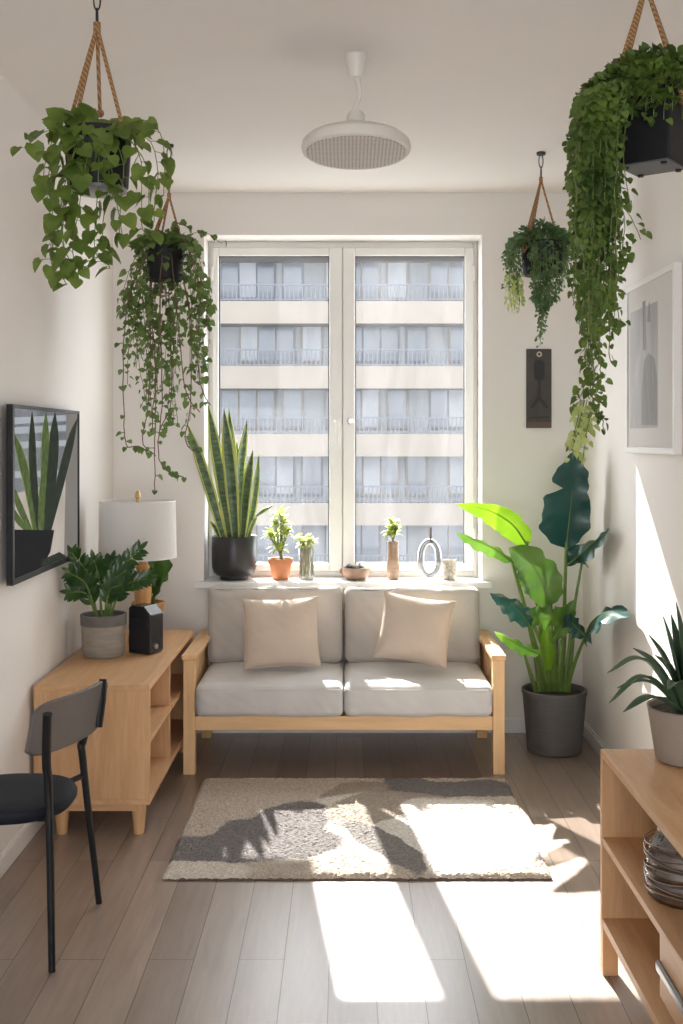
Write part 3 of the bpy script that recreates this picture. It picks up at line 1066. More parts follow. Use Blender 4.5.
# ------------------------------------------------------------------ table lamp
tx, ty = -0.868, 4.70
tl = thing('table_lamp', (tx, ty, 0.54), 'table lamp with white drum shade and turned wooden base', 'lamp')
zt, zb = HC + (440 - 501) * ty / F, HC + (440 - 557) * ty / F
rs = 0.160
hx_ = tx - 0.022
MB().lathe(hx_, ty, [(rs + 0.004, zb), (rs, zt)], 64).build('lamp_shade', M['shade'], tl, smooth=True, solid=0.0015)
tl.children[-1].data.polygons  # drum is open at both ends
me = tl.children[-1].data
bm = bmesh.new()
bm.from_mesh(me)
bmesh.ops.delete(bm, geom=[f for f in bm.faces if len(f.verts) > 4], context='FACES_ONLY')
bm.to_mesh(me)
bm.free()
for zz, q in ((zt, rs), (zb, rs + 0.004)):
    rg = MB().tube([(hx_ + q * math.cos(a * PI / 24), ty + q * math.sin(a * PI / 24), zz) for a in range(48)], 0.0022, 6, closed=True)
    if zz == zt:
        for a in range(3):
            rg.tube([(hx_, ty, zt - 0.008), (hx_ + rs * math.cos(a * 2.094), ty + rs * math.sin(a * 2.094), zt - 0.001)], 0.0018, 6)
    rg.build('shade_ring', M['white'], tl, smooth=True)
MB().lathe(hx_, ty, [(0.0, zt - 0.012), (0.007, zt - 0.012), (0.007, zt + 0.01), (0.013, zt + 0.016), (0.011, zt + 0.034), (0.006, zt + 0.044), (0.0, zt + 0.046)], 20).build('finial', M['brass'], tl, smooth=True)
MB().lathe(tx + 0.0, ty, [(0.0, 0.541), (0.062, 0.541), (0.064, 0.555), (0.058, 0.60), (0.048, 0.68), (0.040, 0.70), (0.033, 0.715), (0.036, 0.74), (0.038, 0.80), (0.032, 0.845), (0.026, 0.853), (0.030, 0.865), (0.024, 0.882), (0.012, 0.89), (0.0, 0.892)], 32).build('base', M['turned_wood'], tl, smooth=True)
MB().lathe(tx, ty, [(0.0, 0.888), (0.017, 0.888), (0.019, 0.90), (0.014, 0.92), (0.006, 0.925), (0.0, 0.93)], 20).tube([(tx, ty, .925), (tx, ty, .95), (hx_, ty, 1.02), (hx_, ty, zt - .008)], .0045, 10).build('stem', M['brass'], tl, smooth=True)
MB().sphere((tx + 0.0, ty, 0.99), 0.024, 0.024, 0.033).build('bulb', M['white'], tl, smooth=True)

# ------------------------------------------------------------------ black box speaker
spk = thing('speaker', (0, 0, 0.54), 'black faceted speaker box beside the concrete pot on the sideboard', 'speaker')
x0, x1, y0, y1 = -0.055, 0.055, -0.045, 0.045
z0, z1 = 0.541, 0.735
ch = 0.035
prof = [(x0, z0), (x1 - 0.006, z0), (x1, z0 + 0.012), (x1, z1 - ch), (x1 - ch, z1), (x0 + 0.012, z1), (x0, z1 - 0.012)]
n = len(prof)
pm = MB().add([(x, y0 + 0.0, z) for x, z in prof] + [(x, y1, z) for x, z in prof],
              [tuple(range(n))] + [tuple(reversed(range(n, 2 * n)))] + [(i, i + n, (i + 1) % n + n, (i + 1) % n) for i in range(n)])
pm.build('cabinet', plain('glossy_black_plastic', (0.02, 0.02, 0.022), 0.22), spk, bevel=0.005, seg=3, merge=True)
MB().box(x0 + 0.012, x1 - 0.020, y0 - 0.004, y0 + 0.002, z0 + 0.016, z1 - 0.052).build('grille', plain('speaker_cloth', (0.012, 0.012, 0.014), 0.9, bmp=0.5, bscale=900), spk, bevel=0.002)
kb = MB().lathe(0, 0, [(0.0, 0), (0.011, 0), (0.010, 0.008), (0.0, 0.009)], 20)
kb.v = [Vector((x1 + v.z, -0.01 + v.x, z0 + 0.03 + v.y)) for v in kb.v]
kb.build('knob', M['steel'], spk, smooth=True)
spk.location = (-0.820, 4.510, 0.54)
spk.rotation_euler = (0, 0, math.radians(-27))
WLOC[spk] = Vector((-0.820, 4.510, 0.54))


# ------------------------------------------------------------------ pots
def pot(root, x, y, z, prof, mat, soil_r, soil_z, name='pot', extra=None):
    o = MB().lathe(x, y, prof, 48).build(name, mat, root, smooth=True)
    MB().lathe(x, y, [(0.0, soil_z - 0.01), (soil_r, soil_z - 0.01), (soil_r, soil_z), (soil_r * 0.5, soil_z + 0.006), (0.0, soil_z + 0.008)], 32).build('soil', M['soil'], root, smooth=True)
    return o


def pot_profile(rb, rt, z, h, wall=0.006, lip=0.0, depth=0.03):
    return [(0.0, z + 0.001), (rb * 0.92, z + 0.001), (rb, z + 0.006), (rt, z + h - lip), (rt + (0.004 if lip else 0), z + h - lip), (rt + (0.004 if lip else 0), z + h - 0.003), (rt, z + h), (rt - wall, z + h - 0.002), (rt - wall - 0.003, z + h - depth - 0.012), (0.0, z + h - depth - 0.012)]


# ---- big leafy plant in the corner
bp = thing('bird_of_paradise_plant', (0.945, 5.0, 0), 'tall broad-leaved plant in dark grey pot beside the sofa', 'plant')
pot(bp, 0.945, 4.99, 0, pot_profile(0.122, 0.143, 0.001, 0.283, 0.007, 0.02, 0.02), M['bird_pot'], 0.13, 0.262)
BF = MB()     # all blades, three greens
BS = MB()


def wprof(n, peak=0.45, base=0.25, k=0.75):
    out = []
    for i in range(n):
        t = i / (n - 1)
        a = t / peak if t < peak else (1 - t) / (1 - peak)
        out.append(max(0.02, base * (1 - t) * (1 if t > .06 else t / .06) + (1 - base * 0.6) * (math.sin(a * PI / 2) ** k)) if 0 < i < n - 1 else 0.03)
    return out


def bird_leaf(sp, hw, mi, side=None, fold=0.25, hwr=None, pet=None, notch=(), wave=0.12, droop=0.0, peak=0.45, cols=6, Yc=None):
    n = 34
    pts = curve(sp, n)
    pr = wprof(n, peak)
    wl = [hw * q for q in pr]
    wr = [(hwr or hw) * q for q in pr]
    for (i0, depth, s_) in notch:
        for i in range(n):
            f_ = 1 - depth * math.exp(-((i - i0) / 1.3) ** 2)
            if s_ <= 0: wl[i] *= f_
            if s_ >= 0: wr[i] *= f_
    for i in range(n):
        wl[i] *= 1 + 0.05 * math.sin(i * 1.3)
        wr[i] *= 1 + 0.05 * math.sin(i * 1.1 + 1)
    t = (pts[-1] - pts[0]).normalized()
    if side is None:
        side = t.cross(Vector((0, 1, 0)))
    BF.blade(pts, wl, side, fold, cols, mi, wr=wr, wave=wave, droop=droop)
    BS.tube([p + Vector((0, 0.002, 0)) for p in pts[:28]], [0.0048 * (1 - i / 34) for i in range(28)], 6)
    if pet:
        pp = curve(list(pet) + [pts[0], pts[1]], 22)
        BS.tube(pp, [0.011 - 0.006 * i / 21 for i in range(22)], 8)


def pb(x, Y=4.99, y=692): return P(x, y, Y)


# top dark leaf
bird_leaf([P(566, 548, 4.94), P(570, 512, 4.91), P(574, 475, 4.88), P(577, 449, 4.86)], 0.142, 0, side=Vector((1, 0.15, 0)), hwr=0.088, pet=[pb(561), P(564, 620, 5.0)], notch=[(18, .55, -1), (17, .25, 1), (26, .2, 1)], wave=0.15, peak=0.28)
# bright leaf arching left
bird_leaf([P(527, 545, 4.93), P(512, 524, 4.88), P(488, 510, 4.82), P(457, 504, 4.76)], 0.062, 2, side=Vector((0.35, -0.55, 0.8)), pet=[pb(548), P(540, 620, 4.95)], wave=0.06, notch=[(11, .3, 1)], droop=-0.2, peak=0.4, hwr=0.070)
# large mid leaf
bird_leaf([P(548, 606, 4.86), P(543, 585, 4.84), P(530, 562, 4.84), P(509, 548, 4.86)], 0.088, 1, side=Vector((0.75, -0.25, 0.65)), pet=[pb(552), P(553, 650, 4.9)], wave=0.06, notch=[(20, .2, 1)], peak=0.5, hwr=0.095)
# narrow dark leaf on the left
bird_leaf([P(512, 562, 4.92), P(495, 549, 4.87), P(475, 540, 4.84), P(456, 532, 4.80)], 0.042, 1, side=Vector((0.1, -0.8, 0.6)), pet=[pb(543), P(528, 620, 4.95)], fold=0.5, wave=0.15)
# right upper leaf
bird_leaf([P(566, 566, 4.98), P(582, 553, 4.90), P(596, 540, 4.72), P(609, 529, 4.55)], 0.062, 0, side=Vector((0.3, -0.6, 0.7)), fold=0.4, wave=0.2)
BS.tube(curve([pb(564), P(574, 610, 4.97), P(583, 556, 4.955)], 20), [.010 - .005 * i / 19 for i in range(20)], 8)
# right lower broad dark leaf
bird_leaf([P(584, 640, 4.80), P(592, 622, 4.64), P(608, 612, 4.42), P(628, 617, 4.22)], 0.082, 0, side=Vector((0.38, 0.85, 0.2)), fold=0.35, pet=[pb(566), P(574, 665, 4.94)], wave=0.25, notch=[(20, .4, 0)])
bird_leaf([P(586, 636, 4.74), P(578, 628, 4.78), P(570, 622, 4.82), P(562, 628, 4.84)], 0.05, 0, side=Vector((0.2, -0.6, 0.8)), fold=0.3, wave=0.2)
# left low dark leaf
bird_leaf([P(530, 626, 4.88), P(520, 612, 4.84), P(507, 601, 4.80), P(490, 593, 4.76)], 0.052, 0, side=Vector((0.4, -0.6, 0.7)), fold=0.4, pet=[pb(546), P(538, 655, 4.93)], wave=0.25)
# central low bright leaf
bird_leaf([P(527, 612, 4.86), P(540, 618, 4.82), P(556, 617, 4.82), P(573, 606, 4.86)], 0.055, 1, side=Vector((0, -0.35, 0.95)), fold=0.2, wave=0.3, pet=[pb(550), P(544, 650, 4.92)])
# low left small leaf
bird_leaf([P(540, 654, 4.86), P(525, 648, 4.80), P(510, 640, 4.76), P(494, 631, 4.72)], 0.035, 1, side=Vector((0.1, -0.7, 0.7)), fold=0.4, pet=[pb(548), P(543, 668, 4.9)], wave=0.25)
# a young upright blade and short leaf in the middle
bird_leaf([P(548, 672, 4.93), P(546, 645, 4.9), P(545, 622, 4.9)], 0.03, 2, side=Vector((1, 0, 0)), fold=0.6, pet=[pb(549)])
bird_leaf([P(553, 640, 4.88), P(560, 628, 4.86), P(568, 612, 4.84), P(574, 600, 4.84)], 0.04, 1, side=Vector((0.9, 0, 0.4)), fold=0.4, pet=[pb(556)])
for (xa, xb, yb, Y) in ((540, 533, 640, 5.02), (546, 541, 618, 5.05), (556, 557, 610, 5.04), (561, 566, 622, 5.05), (552, 551, 600, 5.03), (568, 574, 632, 5.0), (536, 524, 652, 4.96), (558, 561, 640, 4.92)):
    BS.tube(curve([pb(xa), P((xa + xb) / 2, (692 + yb) / 2, Y), P(xb, yb, Y)], 12), [0.012 - 0.006 * i / 11 for i in range(12)], 8)
BF.build('leaves', [M['bird_dark'], M['bird_mid'], M['bird_bright']], bp, smooth=True, angle=0)
BS.build('stalks', M['bird_stem'], bp, smooth=True)

# ---- snake plant on the sill
sx_, sy_ = -0.546, 5.375
sn = thing('snake_plant', (sx_, sy_, 0.73), 'tall snake plant in black pot on the window sill', 'plant')
pot(sn, sx_, sy_, 0.73, [(0, 0.731), (0.066, 0.731), (0.068, 0.734), (0.068, 0.749), (0.084, 0.752), (0.100, 0.765), (0.108, 0.79), (0.110, 0.83), (0.110, 0.938), (0.108, 0.942), (0.103, 0.940), (0.100, 0.905), (0, 0.905)], M['charcoal'], 0.101, 0.925)
SN = MB()


def sword(mb, pts, w, side, mi=0, edge=1, fold=0.25, n=26, peak=0.35, cols=6):
    c = curve(pts, n)
    ws = []
    for i in range(n):
        t = i / (n - 1)
        ws.append(w * ((0.55 + 0.45 * min(1, t / peak)) * (1 if t < 0.6 else max(0.02, (1 - ((t - 0.6) / 0.4) ** 1.8)))))
    mb.blade(c, ws, side, fold, cols, mi, edge_mi=edge)


for (bx_, tip, mid, w_, sd) in [
    (224, (187, 423, 5.20), (207, 482, 5.30), 0.026, (1, .4, .2)),
    (230, (208, 405, 5.33), (219, 470, 5.36), 0.030, (1, .5, 0)),
    (232, (229, 408, 5.40), (233, 470, 5.42), 0.026, (1, -.3, 0)),
    (236, (224, 408, 5.33), (231, 475, 5.35), 0.034, (1, -.2, 0)),
    (240, (247, 420, 5.38), (240, 470, 5.40), 0.027, (.8, .7, 0)),
    (243, (253, 450, 5.34), (247, 492, 5.36), 0.026, (1, -.5, 0)),
    (246, (259, 453, 5.40), (254, 500, 5.40), 0.020, (.8, .6, 0)),
    (247, (273, 505, 5.31), (256, 516, 5.34), 0.017, (.5, .2, .6)),
    (220, (210, 521, 5.32), (215, 528, 5.33), 0.010, (.5, .2, .6)),
    (226, (222, 470, 5.42), (224, 500, 5.42), 0.022, (1, .5, 0)),
    (234, (237, 440, 5.44), (236, 490, 5.43), 0.024, (1, .1, 0)),
]:
    base = P(bx_ + 0.0, 534, 5.375 + (tip[2] - 5.375) * 0.25)
    base.z = 0.925
    sword(SN, [base, P(*mid), P(*tip)], w_, sd)
SN.build('leaves', [M['snake_mid'], M['snake_edge']], sn, smooth=True, angle=0, solid=0.003)


# ---- small sill plants
def tuft(mb, c, n, size, w, mi=0, up=0.5, seed=1):
    rr = random.Random(seed)
    w0 = w * 1.25
    n = int(n * 1.6)
    size *= 1.45
    for k in range(n):
        a = rr.uniform(0, 2 * PI)
        el = rr.uniform(-0.1, 1.2)
        d = Vector((math.cos(a) * math.cos(el), math.sin(a) * math.cos(el) * 0.8, math.sin(el)))
        L = size * rr.uniform(0.7, 1.1)
        p0 = c + d * 0.003
        p1 = c + d * L * 0.55 + Vector((0, 0, L * 0.12))
        p2 = c + d * L + Vector((0, 0, -L * 0.12 * (1.3 - el)))
        pts = curve([p0, p1, p2], 6)
        sd = d.cross(Vector((0, 0, 1)))
        if sd.length < 0.1: sd = Vector((1, 0, 0))
        w = w0 * rr.uniform(.8, 1.3)
        mb.blade(pts, [w * 0.5, w, w, w * 0.9, w * 0.6, w * 0.08], sd, 0.3, 2, mi)


tp = thing('potted_lucky_bamboo', (-0.316, 5.375, 0.73), 'yellow-green leafy plant in small terracotta pot on the sill', 'plant')
cx_ = (280.5 - CX) * 5.375 / F
pot(tp, cx_, 5.375, 0.73, [(0, 0.731), (0.038, 0.731), (0.040, 0.735), (0.053, 0.805), (0.059, 0.806), (0.061, 0.83), (0.059, 0.833), (0.054, 0.831), (0.052, 0.815), (0, 0.815)], M['terracotta'], 0.053, 0.822)
lf, st = MB(), MB()
for (px_, py_, r_) in ((281, 512, .052), (274, 533, .05), (285, 530, .045), (270, 531, .036), (279, 545, .045), (283, 518, .04), (288, 526, .026), (276, 520, .03)):
    c = P(px_, py_ + 6, 5.37 + rnd(-.02, .02))
    tuft(lf, c, 14, r_, 0.006, seed=int(px_ * 7))
    st.tube(curve([Vector((cx_ + rnd(-.008, .012), 5.375, 0.815)), Vector((cx_ + (c.x - cx_) * .3, 5.375, 0.88)), c], 8), 0.004, 6)
lf.build('leaves', M['var_leaf'], tp, smooth=True, angle=0)
st.build('stems', M['stem_g'], tp, smooth=True)

vx = (306.5 - CX) * 5.375 / F
gv = thing('glass_vase', (vx, 5.375, 0.73), 'clear glass vase with pale rooted cutting on the sill', 'vase')
prof = [(0, .731), (.036, .731), (.038, .735), (.036, .77), (.037, .83), (.041, .885), (.039, .885), (.034, .83), (.033, .77), (.034, .74), (0, .74)]
MB().lathe(vx, 5.375, prof, 40).build('vase', M['glass'], gv, smooth=True)
lf, st = MB(), MB()
for k in range(9):
    a = k * 0.7
    c = Vector((vx + 0.038 * math.cos(a) * (k % 3) / 2 + rnd(-.01, .01), 5.375 + 0.02 * math.sin(a), 0.897 + rnd(-.012, .018)))
    tuft(lf, c, 11, 0.036, 0.0055, seed=90 + k)
    st.tube(curve([Vector((vx + rnd(-.018, .018), 5.375 + rnd(-.018, .018), 0.745)), Vector((vx + rnd(-.015, .015), 5.375 + rnd(-.01, .01), 0.82)), c], 8), 0.0028, 6)
lf.build('leaves', M['pale_leaf'], gv, smooth=True, angle=0)
st.build('roots', plain('pale_roots', (0.48, 0.40, 0.20), 0.7, vary=.2), gv, smooth=True)

bxx = (356 - CX) * 5.36 / F
bw = thing('stoneware_bowl', (bxx, 5.36, 0.73), 'low brown stoneware bowl of pebbles on the sill', 'bowl')
MB().lathe(bxx, 5.36, [(0, .733), (.045, .733), (.050, .738), (.064, .755), (.068, .775), (.066, .790), (.061, .790), (.058, .762), (0, .758)], 40).build('bowl', M['bowl_brown'], bw, smooth=True)
ft = MB()
for k in range(3):
    a = k * 2.094 + .5
    ft.sphere((bxx + .045 * math.cos(a), 5.36 + .045 * math.sin(a), .736), .010, .010, .0055)
ft.build('foot', M['bowl_brown'], bw, smooth=True)
MB().tube([(bxx - .060 - .018 * math.sin(t * PI / 10), 5.36, .752 + .034 * t / 10) for t in range(11)], .0065, 8).build('handle', M['bowl_brown'], bw, smooth=True)
pbm = MB()
for k in range(26):
    a, rr_ = rnd(0, 6.28), .05 * math.sqrt(rnd(0, 1))
    s_ = rnd(.007, .012)
    pbm.sphere((bxx + rr_ * math.cos(a), 5.36 + rr_ * math.sin(a), .778 + rnd(0, .022)), s_, s_ * .9, s_ * .7, 8, 6)
tag(pbm.build('pebbles', M['pebble'], loc=(bxx, 5.36, .765), smooth=True), 'grey pebbles heaped inside the brown stoneware bowl', 'pebbles', kind='stuff')

vx = (393 - CX) * 5.375 / F
bv = thing('tall_ceramic_vase', (vx, 5.375, 0.73), 'slim brown glazed vase holding a green sprig on the sill', 'vase')
MB().lathe(vx, 5.375, [(0, .731), (.027, .731), (.029, .736), (.030, .80), (.027, .86), (.026, .89), (.029, .915), (.026, .915), (.023, .89), (.023, .80), (0, .75)], 36).build('vase', M['brown_glaze'], bv, smooth=True)
lf, st = MB(), MB()
for (dx, dz) in ((0, .055), (-.012, .035), (.014, .04), (-.004, .075), (.01, .02), (-.015, .015)):
    c = Vector((vx + dx, 5.375, .925 + dz))
    tuft(lf, c, 10, .032, .006, seed=int(1000 * (dx + 1)))
    st.tube(curve([Vector((vx, 5.375, .80)), Vector((vx, 5.375, .91)), c], 6), .002, 6)
lf.build('leaves', M['var_leaf'], bv, smooth=True, angle=0)
st.build('stems', M['stem_g'], bv, smooth=True)

vx = (429.5 - CX) * 5.375 / F
rv = thing('ring_vase', (vx, 5.375, 0.73), 'grey glass ring-shaped vase with thin neck on the sill', 'vase')
pts, rs_ = [], []
for k in range(48):
    a = 2 * PI * k / 48
    z = .732 + .017 + .083 + .083 * math.sin(a)
    x = vx + .044 * math.cos(a) * (1 + .10 * (1 if math.sin(a) < 0 else 0) * -math.sin(a))
    pts.append((x, 5.375, z))
    rs_.append(.0165)
MB().tube(pts, rs_, 16, closed=True, flat=1.2).build('ring', M['smoke_glass'], rv, smooth=True)
MB().lathe(vx + .006, 5.375, [(.012, .905), (.008, .925), (.0065, .975), (.008, .985), (.006, .985), (.005, .975), (.005, .92), (.007, .91)], 20).build('neck', plain('dark_grey_glass', (.13, .12, .11), .2), rv, smooth=True)

vx = (449.5 - CX) * 5.36 / F
tag(MB().lathe(vx, 5.36, [(0, .731), (.030, .731), (.032, .736), (.031, .785), (.033, .828), (.030, .829), (.028, .785), (.028, .745), (0, .742)], 36).build('candle_cup', M['speckled'], loc=(vx, 5.36, .73), smooth=True), 'small speckled birch-bark cup at the right end of the sill', 'cup')

# ------------------------------------------------------------------ plants on the sideboard
zx, zy = (103.5 - CX) * 4.44 / F, 4.44
zp = thing('zz_plant', (zx, zy, 0.54), 'glossy dark green plant in grey concrete pot on the sideboard', 'plant')
pot(zp, zx, zy, .54, [(0, .541), (.076, .541), (.080, .546), (.081, .556), (.085, .558), (.088, .665), (.0885, .668)], M['concrete'], .084, .69)
MB().lathe(zx, zy, [(.086, .666), (.091, .667), (.092, .708), (.089, .711), (.083, .708), (.082, .68), (.082, .667)], 48).build('rim', M['concrete_dark'], zp, smooth=True)
ZL, ZS = MB(), MB()


def frond(mb, ms, pts, size, npair, seed, face=Vector((0, -1, 0.3))):
    rr = random.Random(seed)
    c = curve(pts, 30)
    ms.tube(c, [0.006 * (1 - .7 * i / 29) for i in range(30)], 7)
    for k in range(npair):
        t = 0.30 + 0.68 * k / (npair - 1)
        i = min(28, int(t * 29))
        p = c[i]
        tg = (c[i + 1] - c[i - 1]).normalized()
        sd = tg.cross(face).normalized()
        for s_ in (-1, 1):
            d = tg * 0.75 + sd * s_ * 0.8 + Vector((rr.uniform(-.1, .1), rr.uniform(-.15, .1), rr.uniform(-.1, .1)))
            mb.leaf(p, d, face + Vector((rr.uniform(-.3, .3), 0, rr.uniform(-.2, .4))), size * (1.0 - .5 * abs(t - .55)), MB.LANCE, .3, .2)
    mb.leaf(c[-1], c[-1] - c[-3], face, size * .8, MB.LANCE)


zt_ = [(72, 553, 4.30), (70, 573, 4.26), (70, 592, 4.30), (94, 560, 4.40), (112, 560, 4.50), (140, 549, 4.34), (126, 570, 4.30), (122, 585, 4.25), (148, 578, 4.36)]
for k, (x, y, Y) in enumerate(zt_):
    b0 = Vector((zx + (x - 103) * .0006, zy + (Y - 4.44) * .15, .69))
    tip = P(x, y, Y)
    mid = b0.lerp(tip, .5) + Vector((-(tip.x - b0.x) * .14, 0, .045))
    frond(ZL, ZS, [b0, mid, tip], 0.058, 10, k + 5)
ZL.build('leaves', M['zz'], zp, smooth=True, angle=0)
ZS.build('stems', M['bird_stem'], zp, smooth=True)

qx, qy = -0.880, 4.90
qp = thing('rubber_plant', (qx, qy, 0.54), 'broad-leaved plant in tan pot behind the lamp on the sideboard', 'plant')
pot(qp, qx, qy, .54, pot_profile(.055, .072, .541, .15, .006, .015, .02), M['tan_pot'], .066, .668)
ZL, ZS = MB(), MB()
for k, (x, y, Y, w_) in enumerate([(173, 565, 4.76, .032), (158, 562, 4.86, .03), (122, 563, 4.84, .032), (113, 574, 4.86, .03), (168, 580, 4.84, .022), (146, 585, 4.80, .025), (134, 574, 4.82, .03), (160, 592, 4.80, .015)]):
    b0 = Vector((qx + (x - 145) * .0006, qy, .67))
    tip = P(x, y, Y)
    base = b0.lerp(tip, .25) + Vector((0, 0, .03))
    ZS.tube(curve([b0, b0.lerp(tip, .12) + Vector((0, 0, .02)), base], 8), .004, 6)
    c = curve([base, base.lerp(tip, .5) + Vector((0, -.01, .035)), tip], 16)
    pr = wprof(16, .45, .1)
    ZL.blade(c, [1.9 * w_ * q for q in pr], Vector((.25, -.6, .75)) if k % 2 else Vector((.3, -.5, -.8)), .35, 4, 0)
ZL.build('leaves', M['rubber'], qp, smooth=True, angle=0)
ZS.build('stems', M['bird_stem'], qp, smooth=True)

# ------------------------------------------------------------------ agave on the console
ax_, ay_ = 0.876, 2.815
ag = thing('agave_plant', (ax_, ay_, .589), 'spiky grey-green plant in taupe pot on the console', 'plant')
pot(ag, ax_, ay_, .589, pot_profile(.082, .103, .590, .140, .006, 0, .015), M['taupe_pot'], .094, .715)
AG = MB()
c0 = Vector((ax_, ay_, .715))
for (x, y, Y, w_, m_) in [
    (607, 673, 2.74, .014, (.35, .15, .09)), (617, 688, 2.70, .014, (.4, .1, .05)), (609, 703, 2.68, .012, (.5, 0, .085)),
    (623, 712, 2.62, .015, (.45, 0, .04)), (633, 648, 2.78, .018, (.3, .1, .03)), (649, 635, 2.80, .018, (.2, .0, .02)),
    (663, 616, 2.80, .019, (.1, 0, .0)), (671, 614, 2.84, .018, (.1, 0, .0)), (676, 602, 2.82, .020, (.05, 0, 0)),
    (684, 639, 2.74, .019, (0, 0, .0)), (694, 600, 2.84, .020, (0, 0, 0)), (707, 612, 2.84, .019, (-.1, 0, 0)),
    (722, 630, 2.84, .018, (-.1, 0, .02)), (735, 655, 2.80, .017, (-.1, 0, .03)), (742, 690, 2.76, .015, (-.1, 0, .06)),
    (700, 680, 2.56, .016, (0, 0, .06)), (668, 690, 2.60, .016, (.1, 0, .05)), (690, 650, 2.70, .018, (0, 0, .03)),
    (715, 670, 2.92, .016, (0, 0, .04)), (690, 625, 2.88, .018, (0, 0, 0)), (655, 655, 2.88, .017, (0, 0, .03)),
]:
    tip = P(x, y, Y)
    d = tip - c0
    b0 = c0 + Vector((d.x * .1, d.y * .1, 0))
    mid = b0.lerp(tip, .5) + Vector((0, 0, m_[2] * .9))
    sd = Vector((d.x, d.y, 0)).cross(Vector((0, 0, 1)))
    if sd.length < .02: sd = Vector((1, 0, 0))
    sd = sd.normalized() + Vector((.6, 0, 0)) * (1 if d.z > .15 else 0)
    sword(AG, [b0, mid, tip], w_ * 1.0, sd, 0, None, fold=.45, n=18, peak=.25, cols=4)
AG.build('leaves', M['agave'], ag, smooth=True, angle=0, solid=.002)


# ------------------------------------------------------------------ hanging planters
def strand(lf, stm, pts, size, gap, shape, seed, mi=0, spread=1.0, thin=.0012, jitter=.012, down=.7, skip=0.0, tail=0.0):
    rr = random.Random(seed)
    pts = [Vector(p) for p in pts]
    L = sum((pts[i + 1] - pts[i]).length for i in range(len(pts) - 1))
    n = max(8, int(L / gap) + 1)
    c = curve(pts, n)
    off = Vector((0, 0, 0))
    for i in range(n):
        off = off * .85 + Vector((rr.uniform(-1, 1), rr.uniform(-1, 1), rr.uniform(-.3, .3))) * jitter * .4
        c[i] = c[i] + off * min(1, i / 4)
    stm.tube(c, thin, 5)
    for i in range(1, n):
        if rr.random() < skip: continue
        if i < n * tail: continue
        a = rr.uniform(0, 2 * PI)
        out = Vector((math.cos(a), math.sin(a) * .9 - .25, 0))
        pl = size * rr.uniform(.25, .7) * spread
        b = c[i] + out * pl + Vector((0, 0, rr.uniform(-.2, .35) * pl))
        d = out * rr.uniform(.3, 1.0) + Vector((0, 0, -down * rr.uniform(.3, 1.5)))
        nn = out * .7 + Vector((0, -.7, .6)) + Vector((rr.uniform(-.6, .6), rr.uniform(-.5, .3), rr.uniform(-.4, .4)))
        s_ = size * rr.uniform(.65, 1.15) * (1 - .25 * i / n)
        if size > .03: stm.tube([c[i], b], thin * .7, 4)
        lf.leaf(b, d, nn, s_, shape, rr.uniform(.1, .35), rr.uniform(.0, .3), mi)


def mound(lf, stm, c, rx, ry, h, count, size, shape, seed, mi=0):
    rr = random.Random(seed)
    for k in range(count):
        a = rr.uniform(0, 2 * PI)
        q = math.sqrt(rr.random())
        p = c + Vector((rx * q * math.cos(a), ry * q * math.sin(a), h * (1 - q * q) * rr.uniform(.3, 1.1) + rr.uniform(-.01, .01)))
        out = Vector((math.cos(a) * q, math.sin(a) * q, rr.uniform(.0, .8)))
        nn = Vector((rr.uniform(-.6, .6), rr.uniform(-1, .2), rr.uniform(.2, 1)))
        lf.leaf(p, out + Vector((rr.uniform(-.4, .4), rr.uniform(-.4, .4), rr.uniform(-.5, .3))), nn, size * rr.uniform(.6, 1.15), shape, .25, .15, mi)
        if k % 3 == 0: stm.tube([c + Vector((rx * .4 * q * math.cos(a), ry * .4 * q * math.sin(a), -.01)), p], .0011, 4)


def hook_and_rope(root, apex, ends, rr_, doubled=(0,)):
    cz = ZC
    hk = MB()
    hk.lathe(apex.x, apex.y, [(0, cz - .012), (.017, cz - .012), (.019, cz - .008), (.019, cz - .0005), (0, cz - .0005)], 20)
    zt, zb_ = cz - .012, apex.z + .004
    mid = (zt + zb_) / 2
    L = zt - zb_
    if L > .02:
        nl = max(1, round(L / .05))
        for k in range(nl):
            a, b2 = zt - L * k / nl + .003, zt - L * (k + 1) / nl - .003
            pts = []
            for q in range(16):
                an = 2 * PI * q / 16
                ww = .0085 * math.cos(an)
                pts.append((apex.x + (ww if k % 2 == 0 else 0), apex.y + (0 if k % 2 == 0 else ww), (a + b2) / 2 + (a - b2) / 2 * math.sin(an)))
            hk.tube(pts, .0022, 6, closed=True)
    hk.build('hook', M['hook'], root, smooth=True)
    for k, e in enumerate(ends):
        rp = MB()
        offs = (-.007, .007) if k in doubled else (0,)
        for o_ in offs:
            rp.tube(curve([apex, apex.lerp(e, .5) + Vector((o_ * .6, 0, 0)), e + Vector((o_, 0, 0))], 20), rr_, 8)
        if k == 0: rp.tube([apex + Vector((0, 0, .012)), apex + Vector((0, 0, -.018))], rr_ * 1.9, 8)
        rp.sphere((e.x, e.y, e.z - .004), rr_ * 2.2, n=10, m=6)
        rp.build('rope', M['rope'], root, smooth=True)


def round_planter(root, c, r, h, mat):
    x, y, z = c
    MB().lathe(x, y, [(0, z), (r * .86, z), (r * .90, z + .005), (r, z + h - .01), (r + .003, z + h - .01), (r + .003, z + h), (r - .004, z + h), (r - .006, z + h - .02), (0, z + h - .02)], 44).build('planter', mat, root, smooth=True)
    MB().lathe(x, y, [(0, z + h - .03), (r - .007, z + h - .03), (r - .007, z + h - .012), (0, z + h - .006)], 30).build('soil', M['soil'], root, smooth=True)


